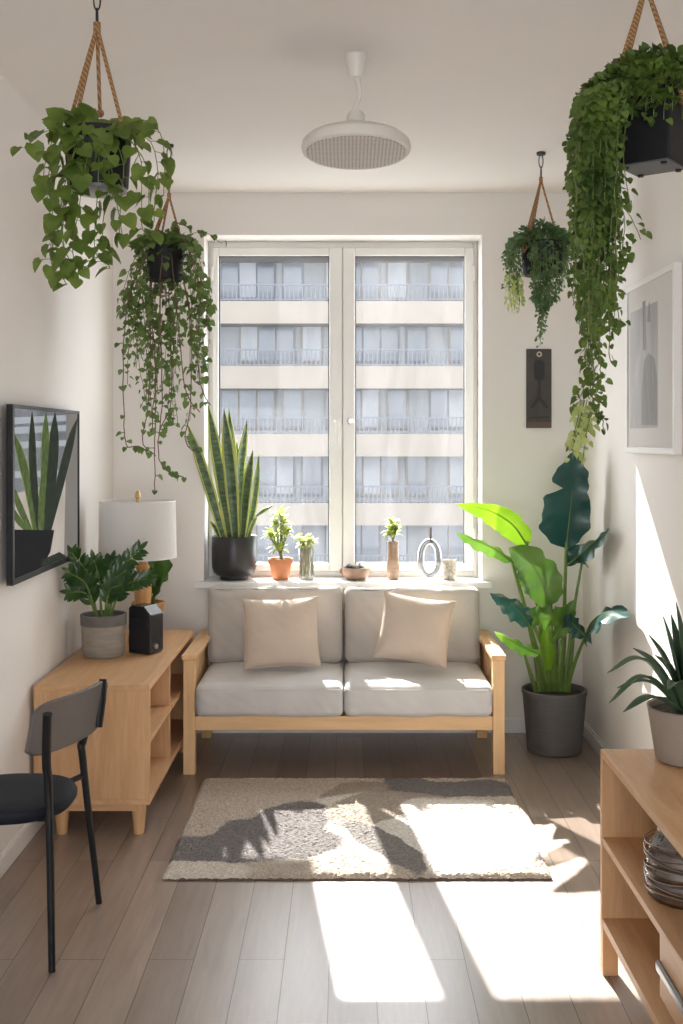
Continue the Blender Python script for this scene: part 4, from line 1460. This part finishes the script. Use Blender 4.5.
# 1: pothos near the left
h1x, h1y = (98 - CX) * 2.9 / F, 2.90
H1 = thing('hanging_pothos', (h1x, h1y, 2.07), 'round black basket of large heart-leaved vines hanging at upper left', 'hanging plant')
round_planter(H1, (h1x, h1y, 2.072), .088, .150, M['black'])
MB().lathe(h1x, h1y, [(0, 2.060), (.060, 2.060), (.074, 2.064), (.076, 2.074), (0, 2.073)], 40).build('saucer', plain('grey_plastic_saucer', (.20, .20, .21), .35), H1, smooth=True)
ap = P(97, 27, 2.90)
hook_and_rope(H1, ap, [P(74, 116, 2.93), P(124, 132, 2.85), P(100, 112, 2.99)], .0052)
lf, st = MB(), MB()
top = Vector((h1x, h1y, 2.222))
mound(lf, st, top, .115, .10, .035, 34, .050, MB.HEART, 11)
P1 = [  # start x, Y offset, path px
    (80, -.05, [(62, 138), (52, 160), (46, 185), (47, 200)]),
    (76, -.02, [(50, 130), (32, 142), (26, 148)]),
    (84, -.07, [(60, 150), (54, 190), (52, 225), (50, 262), (60, 276)]),
    (90, -.08, [(72, 160), (60, 215), (56, 250), (66, 285)]),
    (95, -.09, [(84, 170), (78, 215), (72, 250), (76, 283)]),
    (100, -.09, [(98, 175), (94, 225), (92, 250), (100, 262)]),
    (104, -.085, [(108, 170), (104, 215), (104, 245), (112, 268)]),
    (110, -.08, [(124, 165), (122, 200), (120, 232)]),
    (114, -.06, [(138, 150), (142, 190), (140, 225), (146, 238)]),
    (118, -.04, [(150, 140), (158, 165), (156, 195), (154, 222)]),
    (118, -.02, [(148, 122), (162, 140), (163, 170), (162, 196)]),
    (92, -.09, [(100, 140), (110, 165), (116, 190), (122, 235)]),
    (84, -.07, [(76, 140), (70, 175), (66, 205), (64, 232)]),
    (112, -.07, [(130, 140), (148, 170), (150, 212)]),
    (88, -.08, [(82, 135), (70, 160), (60, 190), (66, 262)]),
    (76, .03, [(56, 132), (44, 165), (42, 190)]),
    (80, -.06, [(68, 190), (62, 240), (78, 268), (100, 256)]),
]
for k, (sx0, dy, pth) in enumerate(P1):
    a0 = P(sx0, 126, h1y + dy * .6)
    pts = [Vector((h1x, h1y, 2.205)).lerp(a0, .5), a0] + [P(x, y, h1y + dy * 1.2 + rnd(-.015, .01)) for x, y in pth]
    strand(lf, st, pts, .055, .028, MB.HEART, 100 + k, jitter=.006, spread=.6)
lf.build('leaves', M['pothos'], H1, smooth=True, angle=0)
st.build('vines', M['stem_g'], H1, smooth=True)

# 2: trailing ivy at the back left
h2x, h2y = (165 - CX) * 4.43 / F, 4.43
H2 = thing('hanging_ivy', (h2x, h2y, 2.05), 'black pot of long trailing vines hanging beside the window at left', 'hanging plant')
round_planter(H2, (h2x, h2y, 2.05), .076, .135, M['black'])
hook_and_rope(H2, P(169, 196, 4.43), [P(150, 248, 4.47), P(183, 246, 4.40), P(160, 244, 4.50)], .0042)
lf, st = MB(), MB()
mound(lf, st, Vector((h2x, h2y, 2.185)), .13, .10, .06, 230, .032, MB.HEART, 21)
rr2 = random.Random(22)
for k in range(36):
    u = rr2.random()
    ex = 122 + 84 * u
    ey = rr2.uniform(300, 385) if (u < .15 or u > .85) else rr2.uniform(330, 425)
    Yk = h2y + rr2.uniform(-.10, .08)
    if 146 < ex < 184 and k % 4: Yk = h2y + rr2.uniform(.085, .12)
    a0 = P(165 + (ex - 165) * .5, 252, Yk)
    pts = [Vector((h2x, h2y, 2.19)), a0 + Vector((0, 0, .05)), P(ex, 285, Yk), P(ex + rr2.uniform(-7, 7), (285 + ey) / 2, Yk), P(ex + rr2.uniform(-10, 10), ey, Yk)]
    strand(lf, st, pts, .030 if k % 4 else .042, .021, MB.HEART, 300 + k, jitter=.010)
for k, pth in enumerate([
    [(150, 300), (156, 380), (155, 440), (154, 490)], [(160, 320), (162, 400), (158, 450), (166, 470), (184, 477)],
    [(128, 300), (124, 350), (124, 420), (127, 445), (138, 446), (152, 452)], [(150, 330), (148, 395), (143, 440), (156, 456)],
    [(190, 300), (198, 360), (205, 395), (210, 405)], [(188, 320), (190, 400), (186, 440), (196, 452)], [(170, 330), (172, 400), (160, 430)],
    [(178, 330), (186, 390), (200, 412)], [(160, 330), (155, 400), (152, 432)],
]):
    Yk = h2y + rr2.uniform(-.08, .04)
    pts = [Vector((h2x, h2y, 2.19)), P(165 + (pth[0][0] - 165) * .5, 256, Yk)] + [P(x, y, Yk) for x, y in pth]
    strand(lf, st, pts, .034, .028, MB.HEART, 400 + k, jitter=.008, skip=.45, thin=.0022)
for k, pth in enumerate([[(190, 235), (205, 232), (221, 243)], [(185, 238), (196, 250), (206, 290), (207, 340)], [(175, 225), (180, 224), (190, 228)]]):
    strand(lf, st, [Vector((h2x, h2y, 2.19))] + [P(x, y, h2y - .05) for x, y in pth], .036, .024, MB.HEART, 450 + k, jitter=.004)
lf.build('leaves', M['ivy'], H2, smooth=True, angle=0)
st.build('vines', M['stem_b'], H2, smooth=True)

# 3: small-leaved trailing plant at the back right
h3x, h3y = (543 - CX) * 4.55 / F, 4.55
H3 = thing('hanging_trailing_plant', (h3x, h3y, 2.09), 'small black pot of tiny-leaved trailing greenery right of the window', 'hanging plant')
round_planter(H3, (h3x, h3y, 2.09), .091, .135, M['black'])
hook_and_rope(H3, P(541, 180, 4.55), [P(524, 250, 4.50), P(558, 240, 4.58), P(530, 244, 4.62)], .0042)
lf, st = MB(), MB()
mound(lf, st, Vector((h3x, h3y, 2.22)), .125, .10, .085, 620, .026, MB.OVAL, 31)
rr3 = random.Random(33)
for k in range(26):       # middle bundle narrowing downwards
    u = rr3.uniform(-1, 1)
    ey = 347 - abs(u) * 70 - rr3.uniform(0, 12)
    Yk = h3y - .10 + rr3.uniform(-.02, .02)
    pts = [Vector((h3x, h3y, 2.22)), P(545 + u * 14, 243, Yk + .03), P(546 + u * 14, 275, Yk), P(545 + u * 11, 300, Yk), P(540 + u * 5, ey, Yk)]
    strand(lf, st, pts, .020, .0085, MB.OVAL, 500 + k, jitter=.004, spread=.9)
for k in range(16):       # left bundle
    u = rr3.uniform(-1, 1)
    ey = rr3.uniform(262, 290)
    Yk = h3y - .02 + rr3.uniform(-.05, .05)
    pts = [Vector((h3x, h3y, 2.22)), P(518 + u * 4, 240, Yk), P(513 + u * 7, 255, Yk), P(513 + u * 7, ey, Yk)]
    strand(lf, st, pts, .023, .010, MB.OVAL, 540 + k, jitter=.005)
for k in range(9):
    u = rr3.uniform(-1, 1)
    Yk = h3y - .02 + rr3.uniform(-.04, .04)
    pts = [P(514 + u * 5, 272, Yk), P(514 + u * 6, 290, Yk), P(516 + u * 5, rr3.uniform(300, 314), Yk)]
    strand(lf, st, pts, .022, .009, MB.OVAL, 560 + k, mi=1, jitter=.004)
for k in range(10):       # right side over the rim
    u = rr3.uniform(-1, 1)
    Yk = h3y + rr3.uniform(-.09, .05)
    pts = [Vector((h3x, h3y, 2.22)), P(562, 238, Yk), P(566 + u * 3, 255, Yk), P(566 + u * 4, rr3.uniform(270, 292), Yk)]
    strand(lf, st, pts, .023, .009, MB.OVAL, 580 + k, jitter=.005)
lf.build('leaves', [M['trail'], M['trail_pale']], H3, smooth=True, angle=0)
st.build('vines', M['stem_g'], H3, smooth=True)

# 4: dense cascade near the right
h4x, h4y = (652 - CX) * 2.72 / F, 2.72
H4 = thing('hanging_creeper', (h4x, h4y, 2.085), 'square black planter with dense long cascading creeper at upper right', 'hanging plant')
hd = .098
zb4, zt4 = 2.085, 2.265


def diamond(mb, r0, r1, z0, z1, mi=0):
    vs = []
    for (r_, z_) in ((r0, z0), (r1, z1)):
        for a in (0, 90, 180, 270):
            an = math.radians(a + 8)
            vs.append((h4x + r_ * math.cos(an), h4y + r_ * math.sin(an), z_))
    return mb.add(vs, [(3, 2, 1, 0), (4, 5, 6, 7), (0, 1, 5, 4), (1, 2, 6, 5), (2, 3, 7, 6), (3, 0, 4, 7)], mi)


pm = diamond(MB(), hd * .98, hd * 1.06, zb4, zt4)
pm.build('planter', M['black'], H4, bevel=.004, seg=3)
diamond(MB(), hd * .93, hd * .93, zb4 - .0035, zb4 + .001).build('base_plate', plain('grey_base_plate', (.11, .11, .115), .5), H4, bevel=.002)
fb = MB()
for a in (8, 98, 188, 278):
    an = math.radians(a)
    fb.lathe(h4x + hd * .70 * math.cos(an), h4y + hd * .70 * math.sin(an), [(0, zb4 - .009), (.007, zb4 - .009), (.008, zb4 - .0035), (0, zb4 - .0035)], 14)
fb.build('rubber_foot', M['black'], H4, smooth=True)
MB().lathe(h4x, h4y, [(0, zt4), (.06, zt4), (.055, zt4 + .004), (0, zt4 + .006)], 24).build('soil', M['soil'], H4, smooth=True)
ap4 = P(646, -14, 2.72)
hook_and_rope(H4, ap4, [P(619, 80, 2.70), P(683, 98, 2.66), P(676, 70, 2.80)], .0058)
lf, st = MB(), MB()
mound(lf, st, Vector((h4x, h4y, 2.262)), .165, .15, .095, 1500, .024, MB.HEART, 41)
mound(lf, st, Vector((h4x - .07, h4y - .02, 2.225)), .11, .11, .06, 650, .024, MB.HEART, 42)
rr4 = random.Random(44)
for k in range(100):      # main curtain falling on the left of the planter
    u = rr4.random()
    ex = 576 + 38 * u + rr4.uniform(-3, 3)
    ey = {0: rr4.uniform(200, 270), 1: rr4.uniform(260, 330), 2: rr4.uniform(160, 220)}[k % 3]
    if 583 < ex < 612 and k % 2: ey += 40
    Yk = h4y + rr4.uniform(-.14, .12)
    zt_s = P(ex + 12, 92 + 14 * abs(u - .6), Yk)
    pts = [Vector((h4x - .02, h4y, 2.27)), zt_s + Vector((.01, 0, .02)), P(ex + 3, 125, Yk), P(ex + rr4.uniform(-4, 4), (120 + ey) / 2, Yk), P(ex + rr4.uniform(-5, 5), ey, Yk)]
    strand(lf, st, pts, .0235, .0125, MB.HEART, 600 + k, jitter=.008, spread=.9)
for k, pth in enumerate([
    [(596, 130), (592, 250), (590, 340), (592, 400), (580, 428), (574, 450)], [(600, 150), (594, 280), (593, 360), (598, 400), (606, 430)],
    [(594, 200), (588, 300), (583, 370), (580, 410)], [(604, 200), (602, 300), (600, 350), (601, 380)], [(590, 150), (586, 260), (590, 330), (588, 400)],
    [(598, 200), (596, 300), (594, 370), (594, 395)], [(600, 180), (588, 290), (594, 350)], [(592, 190), (598, 290), (586, 350)],
]):
    Yk = h4y - .03 + rr4.uniform(-.07, .07)
    pts = [Vector((h4x - .02, h4y, 2.27)), P(pth[0][0] + 8, 98, Yk)] + [P(x, y, Yk) for x, y in pth]
    strand(lf, st, pts, .025, .0125 if k < 5 else .017, MB.HEART, 700 + k, jitter=.010, thin=.0014, skip=.12)
for k, pth in enumerate([[(620, 190), (624, 230), (618, 280), (612, 330)], [(616, 180), (622, 205), (634, 222), (640, 240)], [(612, 190), (620, 240), (622, 262)], [(610, 250), (608, 310), (612, 332)], [(618, 300), (622, 325)], [(626, 110), (622, 160), (628, 200)]]):
    Yk = h4y - .05
    pts = [P(pth[0][0] - 8, 105, Yk)] + [P(x, y, Yk) for x, y in pth]
    strand(lf, st, pts, .027, .022, MB.HEART, 740 + k, jitter=.006)
for k in range(16):      # short ones over the front and right faces
    ex = rr4.uniform(626, 712)
    Yk = h4y - .10 + rr4.uniform(-.02, .03) + abs(ex - 652) * .0016
    pts = [Vector((h4x, h4y, 2.28)), P(ex, 80, Yk), P(ex + rr4.uniform(-3, 3), rr4.uniform(100, 122), Yk)]
    strand(lf, st, pts, .024, .013, MB.HEART, 760 + k, jitter=.004)
for k in range(8):
    Yk = h4y - .04 + rr4.uniform(-.05, .03)
    x = rr4.uniform(574, 588)
    pts = [P(x + 6, 400, Yk), P(x, 430, Yk), P(x - 4, rr4.uniform(440, 462), Yk)]
    strand(lf, st, pts, .022, .014, MB.HEART, 790 + k, mi=1, jitter=.004)
lf.build('leaves', [M['ivy_dark'], M['trail_pale']], H4, smooth=True, angle=0)
st.build('vines', M['stem_g'], H4, smooth=True)

# ------------------------------------------------------------------ chair
ch_ = thing('dining_chair', (-.92, 3.08, 0), 'black metal chair with curved grey-brown backrest at the left edge', 'chair')
seat = MB()
scx, scy, szz = -.936, 3.07, .412


def seat_ring(r, z, n=48):
    return [(scx + r * math.copysign(abs(math.cos(2 * PI * k / n)) ** .85, math.cos(2 * PI * k / n)) * 1.0, scy + r * math.copysign(abs(math.sin(2 * PI * k / n)) ** .85, math.sin(2 * PI * k / n)) * 1.0, z) for k in range(n)]


def loft(mb, rings, mi=0):
    n = len(rings[0])
    vs = [p for r_ in rings for p in r_]
    fs = []
    for i in range(len(rings) - 1):
        for k in range(n):
            k2 = (k + 1) % n
            fs.append((i * n + k, i * n + k2, (i + 1) * n + k2, (i + 1) * n + k))
    fs.append(tuple(reversed(range(n))))
    fs.append(tuple((len(rings) - 1) * n + k for k in range(n)))
    return mb.add(vs, fs, mi)


loft(seat, [seat_ring(.155, szz - .022), seat_ring(.170, szz - .018), seat_ring(.178, szz - .006), seat_ring(.178, szz + .006), seat_ring(.172, szz + .016), seat_ring(.155, szz + .021), seat_ring(.08, szz + .019)])
seat.build('seat', M['seat_navy'], ch_, smooth=True)
LB = [(P(52, 973, 2.915), P(49, 800, 2.93), P(46.5, 762, 2.91), P(47.5, 714, 2.875)), (P(99, 904, 3.345), P(83, 762, 3.31), P(83, 740, 3.31), P(100, 690, 3.27))]
for pts in LB:
    pts = [Vector(p) for p in pts]
    pts[0].z = .002
    c = curve(pts, 24)
    MB().tube(c, [.0095 + .003 * min(1, i / 12) for i in range(24)], 12).build('leg', M['blackmetal'], ch_, smooth=True)
for y in (2.93, 3.25):
    MB().tube([(-1.085, y + (.01 if y > 3 else -.01), .002), (-1.05, y, .389)], [.0095, .012], 12).build('leg', M['blackmetal'], ch_, smooth=True)
MB().tube([LB[0][1] + Vector((0, 0, -.05)), Vector((-.90, 3.0, .382)), Vector((-.90, 3.16, .382)), P(82, 776, 3.31)], .009, 10).tube([Vector((-1.05, 2.93, .382)), Vector((-1.05, 3.25, .382))], .009, 10).tube([Vector((-1.05, 3.09, .382)), Vector((-.90, 3.08, .382))], .009, 10).build('seat_frame', M['blackmetal'], ch_, smooth=True)
# curved backrest: ends bend towards the sitter
bk = MB()
nb, nv = 28, 8
Pn = P(27, 733, 2.83)
vs, fs = [], []
ends = (P(30, 733, 2.90), P(103, 701, 3.34))
for side_ in (0, 1):
    for i in range(nb + 1):
        t = i / nb
        c = ends[0].lerp(ends[1], t)
        bul = math.sin(t * PI) * .030
        c = c + Vector((bul, 0, 0))
        hh = .074 * (1 - .30 * abs(2 * t - 1) ** 8)
        for j in range(nv + 1):
            v = -1 + 2 * j / nv
            x = c.x + v * .010 + (-.007 if side_ else .007) * (1 - .0 * v)
            vs.append((x, c.y, c.z + v * hh + (.0)))
    for i in range(nb):
        for j in range(nv):
            a = side_ * (nb + 1) * (nv + 1) + i * (nv + 1) + j
            q = (a, a + nv + 1, a + nv + 2, a + 1)
            fs.append(q if side_ == 0 else q[::-1])
W = (nb + 1) * (nv + 1)
for i in range(nb):
    for j in (0, nv):
        a = i * (nv + 1) + j
        fs.append((a, a + W, a + W + nv + 1, a + nv + 1))
for j in range(nv):
    for i in (0, nb):
        a = i * (nv + 1) + j
        fs.append((a, a + 1, a + 1 + W, a + W))
bk.add(vs, fs)
bk.build('backrest', M['back_grey'], ch_, smooth=True, merge=True, bevel=.004, seg=2, angle=40)
MB().tube([P(103, 679, 3.28), P(101, 700, 3.27), P(98.5, 727, 3.26)], [.011, .015, .012], 10).build('bracket', M['blackmetal'], ch_, smooth=True)

# ------------------------------------------------------------------ wall screen at left
tvx = XL + .040
TY0, TY1, TZ0, TZ1 = 3.57, 4.465, .936, 1.527
tv = thing('wall_screen', (XL, (TY0 + TY1) / 2, (TZ0 + TZ1) / 2), 'black-framed flat screen on left wall showing a potted snake plant', 'screen')
m = MB()
m.box(XL + .0005, XL + .022, TY0 + .08, TY1 - .08, TZ0 + .08, TZ1 - .08)
m.box(XL + .022, tvx - .004, TY0 + .002, TY1 - .002, TZ0 + .002, TZ1 - .002)
m.build('housing', M['black'], tv, bevel=.003)
m = MB()
e = .012
m.box(tvx - .02, tvx + .002, TY0, TY0 + e * 1.6, TZ0, TZ1).box(tvx - .02, tvx + .002, TY1 - e, TY1, TZ0, TZ1)
m.box(tvx - .02, tvx + .002, TY0 + e, TY1 - e, TZ0, TZ0 + e * 1.7).box(tvx - .02, tvx + .002, TY0 + e, TY1 - e, TZ1 - e, TZ1)
m.build('frame', M['blackmetal'], tv, bevel=.001)
E = .36
smats = [screen_mat('screen_bright_sky', (.50, .52, .56), E, .15, 5), screen_mat('screen_wall_taupe', (.20, .18, .165), E, .05), screen_mat('screen_pot_black', (.010, .010, .011), E), screen_mat('screen_leaf_dark', (.022, .03, .02), E, .3, 30),
         screen_mat('screen_leaf_green', (.075, .11, .035), E, .3, 30), screen_mat('screen_leaf_edge', (.22, .28, .09), E, .1), screen_mat('screen_warm_low', (.44, .39, .34), E, .1), screen_mat('screen_stripe', (.36, .38, .42), E, .1)]
scr = MB()
ly0, ly1, lz0, lz1 = TY0 + e * 1.6, TY1 - e, TZ0 + e * 1.7, TZ1 - e


def T_(x, y):
    Yk = -tvx * F / (346 - x)
    return min(max(Yk, ly0), ly1), min(max(HC - (y - CY) * Yk / F, lz0), lz1)


def spoly(pts, mi, lay):
    scr.add([(tvx - .004 + lay * .00015, a, b) for a, b in pts], [tuple(range(len(pts)))], mi)


spoly([(ly0, lz0), (ly1, lz0), (ly1, lz1), (ly0, lz1)], 0, 0)
spoly([T_(68, 400), (ly1, lz1), (ly1, lz0), T_(65, 600)], 1, 1)
spoly([T_(8, 495), T_(68, 480), T_(66, 560), T_(8, 590)], 6, .6)
for yy in (415, 425, 440, 470):
    spoly([T_(8, yy + 2), T_(67, yy), T_(67, yy + 6), T_(8, yy + 9)], 7, .8)


def sleaf(base, mid, tip, w_, mi, lay, edge=None):
    w_ *= 1.35
    B, M_, T2 = [Vector((*T_(*q), 0)) for q in (base, mid, tip)]
    c = curve([B, M_, T2], 14)
    for (ww, mm, dl) in (((w_ + .007, edge, 0),) if edge is not None else ()) + ((w_, mi, .4),):
        L_, R_ = [], []
        for i, p in enumerate(c):
            t = (c[min(i + 1, 13)] - c[max(i - 1, 0)]).normalized()
            n_ = Vector((-t.y, t.x, 0))
            k = ww * (.5 + .5 * min(1, i / 5)) * (1 if i < 8 else max(0, 1 - ((i - 8) / 5) ** 2))
            L_.append(p + n_ * k)
            R_.append(p - n_ * k)
        for i in range(13):
            spoly([(min(max(q.x, ly0), ly1), min(max(q.y, lz0), lz1)) for q in (L_[i], L_[i + 1], R_[i + 1], R_[i])], mm, lay + dl)


sleaf((36, 532), (28, 480), (13, 432), .026, 4, 3, 5)
sleaf((33, 532), (20, 505), (12, 488), .016, 4, 2)
sleaf((30, 532), (18, 518), (11, 510), .012, 4, 2)
sleaf((40, 532), (34, 470), (33, 402), .030, 3, 4, 4)
sleaf((44, 532), (46, 460), (47, 395), .036, 4, 5, 5)
sleaf((47, 532), (54, 460), (56, 380), .050, 3, 6)
sleaf((50, 530), (64, 470), (79, 418), .034, 3, 7)
sleaf((46, 532), (56, 500), (66, 480), .016, 3, 3, 4)
sleaf((40, 532), (42, 500), (44, 470), .024, 4, 8)
spoly([T_(9, 531), T_(55, 530), T_(51, 552), T_(43, 580), T_(9, 588)], 2, 10)
spoly([T_(42, 560), T_(60, 552), T_(67, 556), T_(66, 566), T_(42, 574)], 3, 11)
scr.build('screen', smats, tv)

# ------------------------------------------------------------------ picture on right wall
PY0, PY1, PZ0, PZ1 = 3.735, 4.385, 1.360, 2.015
px1 = XR - .028
pf = thing('framed_print', (XR, (PY0 + PY1) / 2, PZ0), 'white-framed grey abstract print hanging on the right wall', 'picture')
m = MB()
fw = .022
m.box(px1, XR - .0005, PY0, PY0 + fw, PZ0, PZ1).box(px1, XR - .0005, PY1 - fw, PY1, PZ0, PZ1)
m.box(px1, XR - .0005, PY0 + fw, PY1 - fw, PZ0, PZ0 + fw).box(px1, XR - .0005, PY0 + fw, PY1 - fw, PZ1 - fw, PZ1)
m.build('frame', M['white'], pf, bevel=.002)
MB().box(px1 + .006, XR - .001, PY0 + fw, PY1 - fw, PZ0 + fw, PZ1 - fw).build('mat_board', M['print_paper'], pf)
pr_ = MB()


def art(y0, y1, z0, z1, mi, lay):
    pr_.add([(px1 + .0058 - lay * .0003, y0, z0), (px1 + .0058 - lay * .0003, y1, z0), (px1 + .0058 - lay * .0003, y1, z1), (px1 + .0058 - lay * .0003, y0, z1)], [(0, 1, 2, 3)], mi)


art(3.95, 4.335, 1.455, 1.91, 0, 0)


def art_poly(pts, lay):
    def c_(x, y):
        Yk = px1 * F / (x - 346)
        return (px1 + .0058 - lay * .0003, min(4.33, max(3.955, Yk)), HC - (y - CY) * Yk / F)
    pr_.add([c_(*p) for p in pts], [tuple(range(len(pts)))], 1)


art_poly([(640, 425), (640, 390), (643, 360), (647, 353), (653, 358), (656, 380), (657, 425)], 1)
art_poly([(641.5, 350), (641, 302), (644, 300), (645, 350)], 1)
art_poly([(645.5, 322), (647, 305), (648, 300), (649, 322)], 1)
pr_.build('print', [M['art_grey'], M['art_dark']], pf)
MB().pane_yz(px1 + .002, PY0 + fw, PY1 - fw, PZ0 + fw, PZ1 - fw).build('glass', glass_mat('picture_glass', (.98, .98, .98), .0, blend=.08), pf)

# ------------------------------------------------------------------ dark plaque on the back wall
qx0, qx1, qz0, qz1 = .868, .988, 1.468, 1.848
pq = thing('wall_plaque', (.928, YB, qz0), 'small dark narrow plaque with lamp silhouette on the back wall', 'picture')
MB().box(qx0, qx1, YB - .014, YB - .0005, qz0, qz1).build('board', M['plaque'], pq, bevel=.002)
fg = MB()
yy = YB - .0142


def fp(pts, lay=0):
    k = len(pts)
    v = [(x, yy + .0005, z) for x, z in pts] + [(x, yy - .003 - lay * .0005, z) for x, z in pts]
    fg.add(v, [tuple(range(k, 2 * k))] + [(i, (i + 1) % k, (i + 1) % k + k, i + k) for i in range(k)])


cxq = .928
fp([(cxq + .026 * math.copysign(abs(math.cos(a)) ** .5, math.cos(a)), 1.745 + .050 * math.copysign(abs(math.sin(a)) ** .6, math.sin(a))) for a in [2 * PI * k / 24 for k in range(24)]])
fp([(cxq - .006, 1.695), (cxq + .006, 1.695), (cxq + .006, 1.62), (cxq - .006, 1.62)], 1)
fp([(cxq - .006, 1.62), (cxq + .006, 1.62), (cxq + .045, 1.565), (cxq + .030, 1.563), (cxq, 1.60), (cxq - .030, 1.563), (cxq - .045, 1.565)], 2)
fp([(cxq - .045, 1.520), (cxq + .05, 1.524), (cxq + .05, 1.518), (cxq - .045, 1.512)], 1)
fg.build('figure', M['plaque_fig'], pq)
MB().box(qx0 + .002, qx1 - .002, yy - .001, yy + .001, qz0 + .002, qz0 + .028).build('lower_strip', M['plaque_low'], pq)
MB().tube([(cxq + .010 * math.cos(a * PI / 8), yy - .004, 1.822 + .010 * math.sin(a * PI / 8)) for a in range(16)], .0035, 8, closed=True).build('ring', plain('pale_brass_ring', (.6, .55, .42), .35, .6), pq, smooth=True)

# ------------------------------------------------------------------ lights, sky, camera
SUN_T = Vector((.122, -1, -.852)).normalized()


def sun(name, d, strength, col, ang):
    l = bpy.data.lights.new(name, 'SUN')
    l.energy = strength
    l.color = col
    l.angle = math.radians(ang)
    o = bpy.data.objects.new(name, l)
    COL.objects.link(o)
    o.rotation_euler = Vector(d).to_track_quat('-Z', 'Y').to_euler()
    o.location = (0, 9, 8)
    return o


sun('sun', SUN_T, 7.0, (1.0, .945, .88), .6)
sun('sun_added', Vector((.50, -1, -.86)), 5.5, (1.0, .945, .88), .6)  # added second sun, aimed to throw a bright patch on the right wall

wd = bpy.data.worlds.new('sky')
sc.world = wd
wd.use_nodes = True
nt = wd.node_tree
bg = nt.nodes['Background']
bg.inputs['Color'].default_value = (.93, .96, 1.0, 1)
bg.inputs['Strength'].default_value = 2.75


def portal(name, loc, rot, sx, sy):
    l = bpy.data.lights.new(name, 'AREA')
    l.shape = 'RECTANGLE'
    l.size, l.size_y = sx, sy
    l.cycles.is_portal = True
    o = bpy.data.objects.new(name, l)
    COL.objects.link(o)
    o.location = loc
    o.rotation_euler = rot
    return o


portal('window_portal', ((OX0 + OX1) / 2, 5.57, (.73 + OZ1) / 2), (-PI / 2, 0, 0), OX1 - OX0, OZ1 - .73)
portal('fill_window_portal', (0.01, YF - .13, 1.24), (PI / 2, 0, 0), 1.98, 2.36)

cam = bpy.data.cameras.new('camera')
co = bpy.data.objects.new('camera', cam)
COL.objects.link(co)
co.location = (0, 0, HC)
co.rotation_euler = (PI / 2, 0, 0)
cam.sensor_fit = 'AUTO'
cam.sensor_width = 36
cam.lens = 36 * F / 1024
cam.shift_x = (341.5 - CX) / 1024
cam.shift_y = -(512 - CY) / 1024
cam.clip_start = .05
cam.clip_end = 300
sc.camera = co
sc.cycles.use_denoising = True
sc.cycles.max_bounces = 14
sc.cycles.diffuse_bounces = 8
sc.cycles.transparent_max_bounces = 24
sc.cycles.sample_clamp_indirect = 6
sc.view_settings.view_transform = 'Standard'
sc.view_settings.look = 'None'
sc.view_settings.gamma = 1
sc.view_settings.use_curve_mapping = False
sc.view_settings.exposure = 1.52
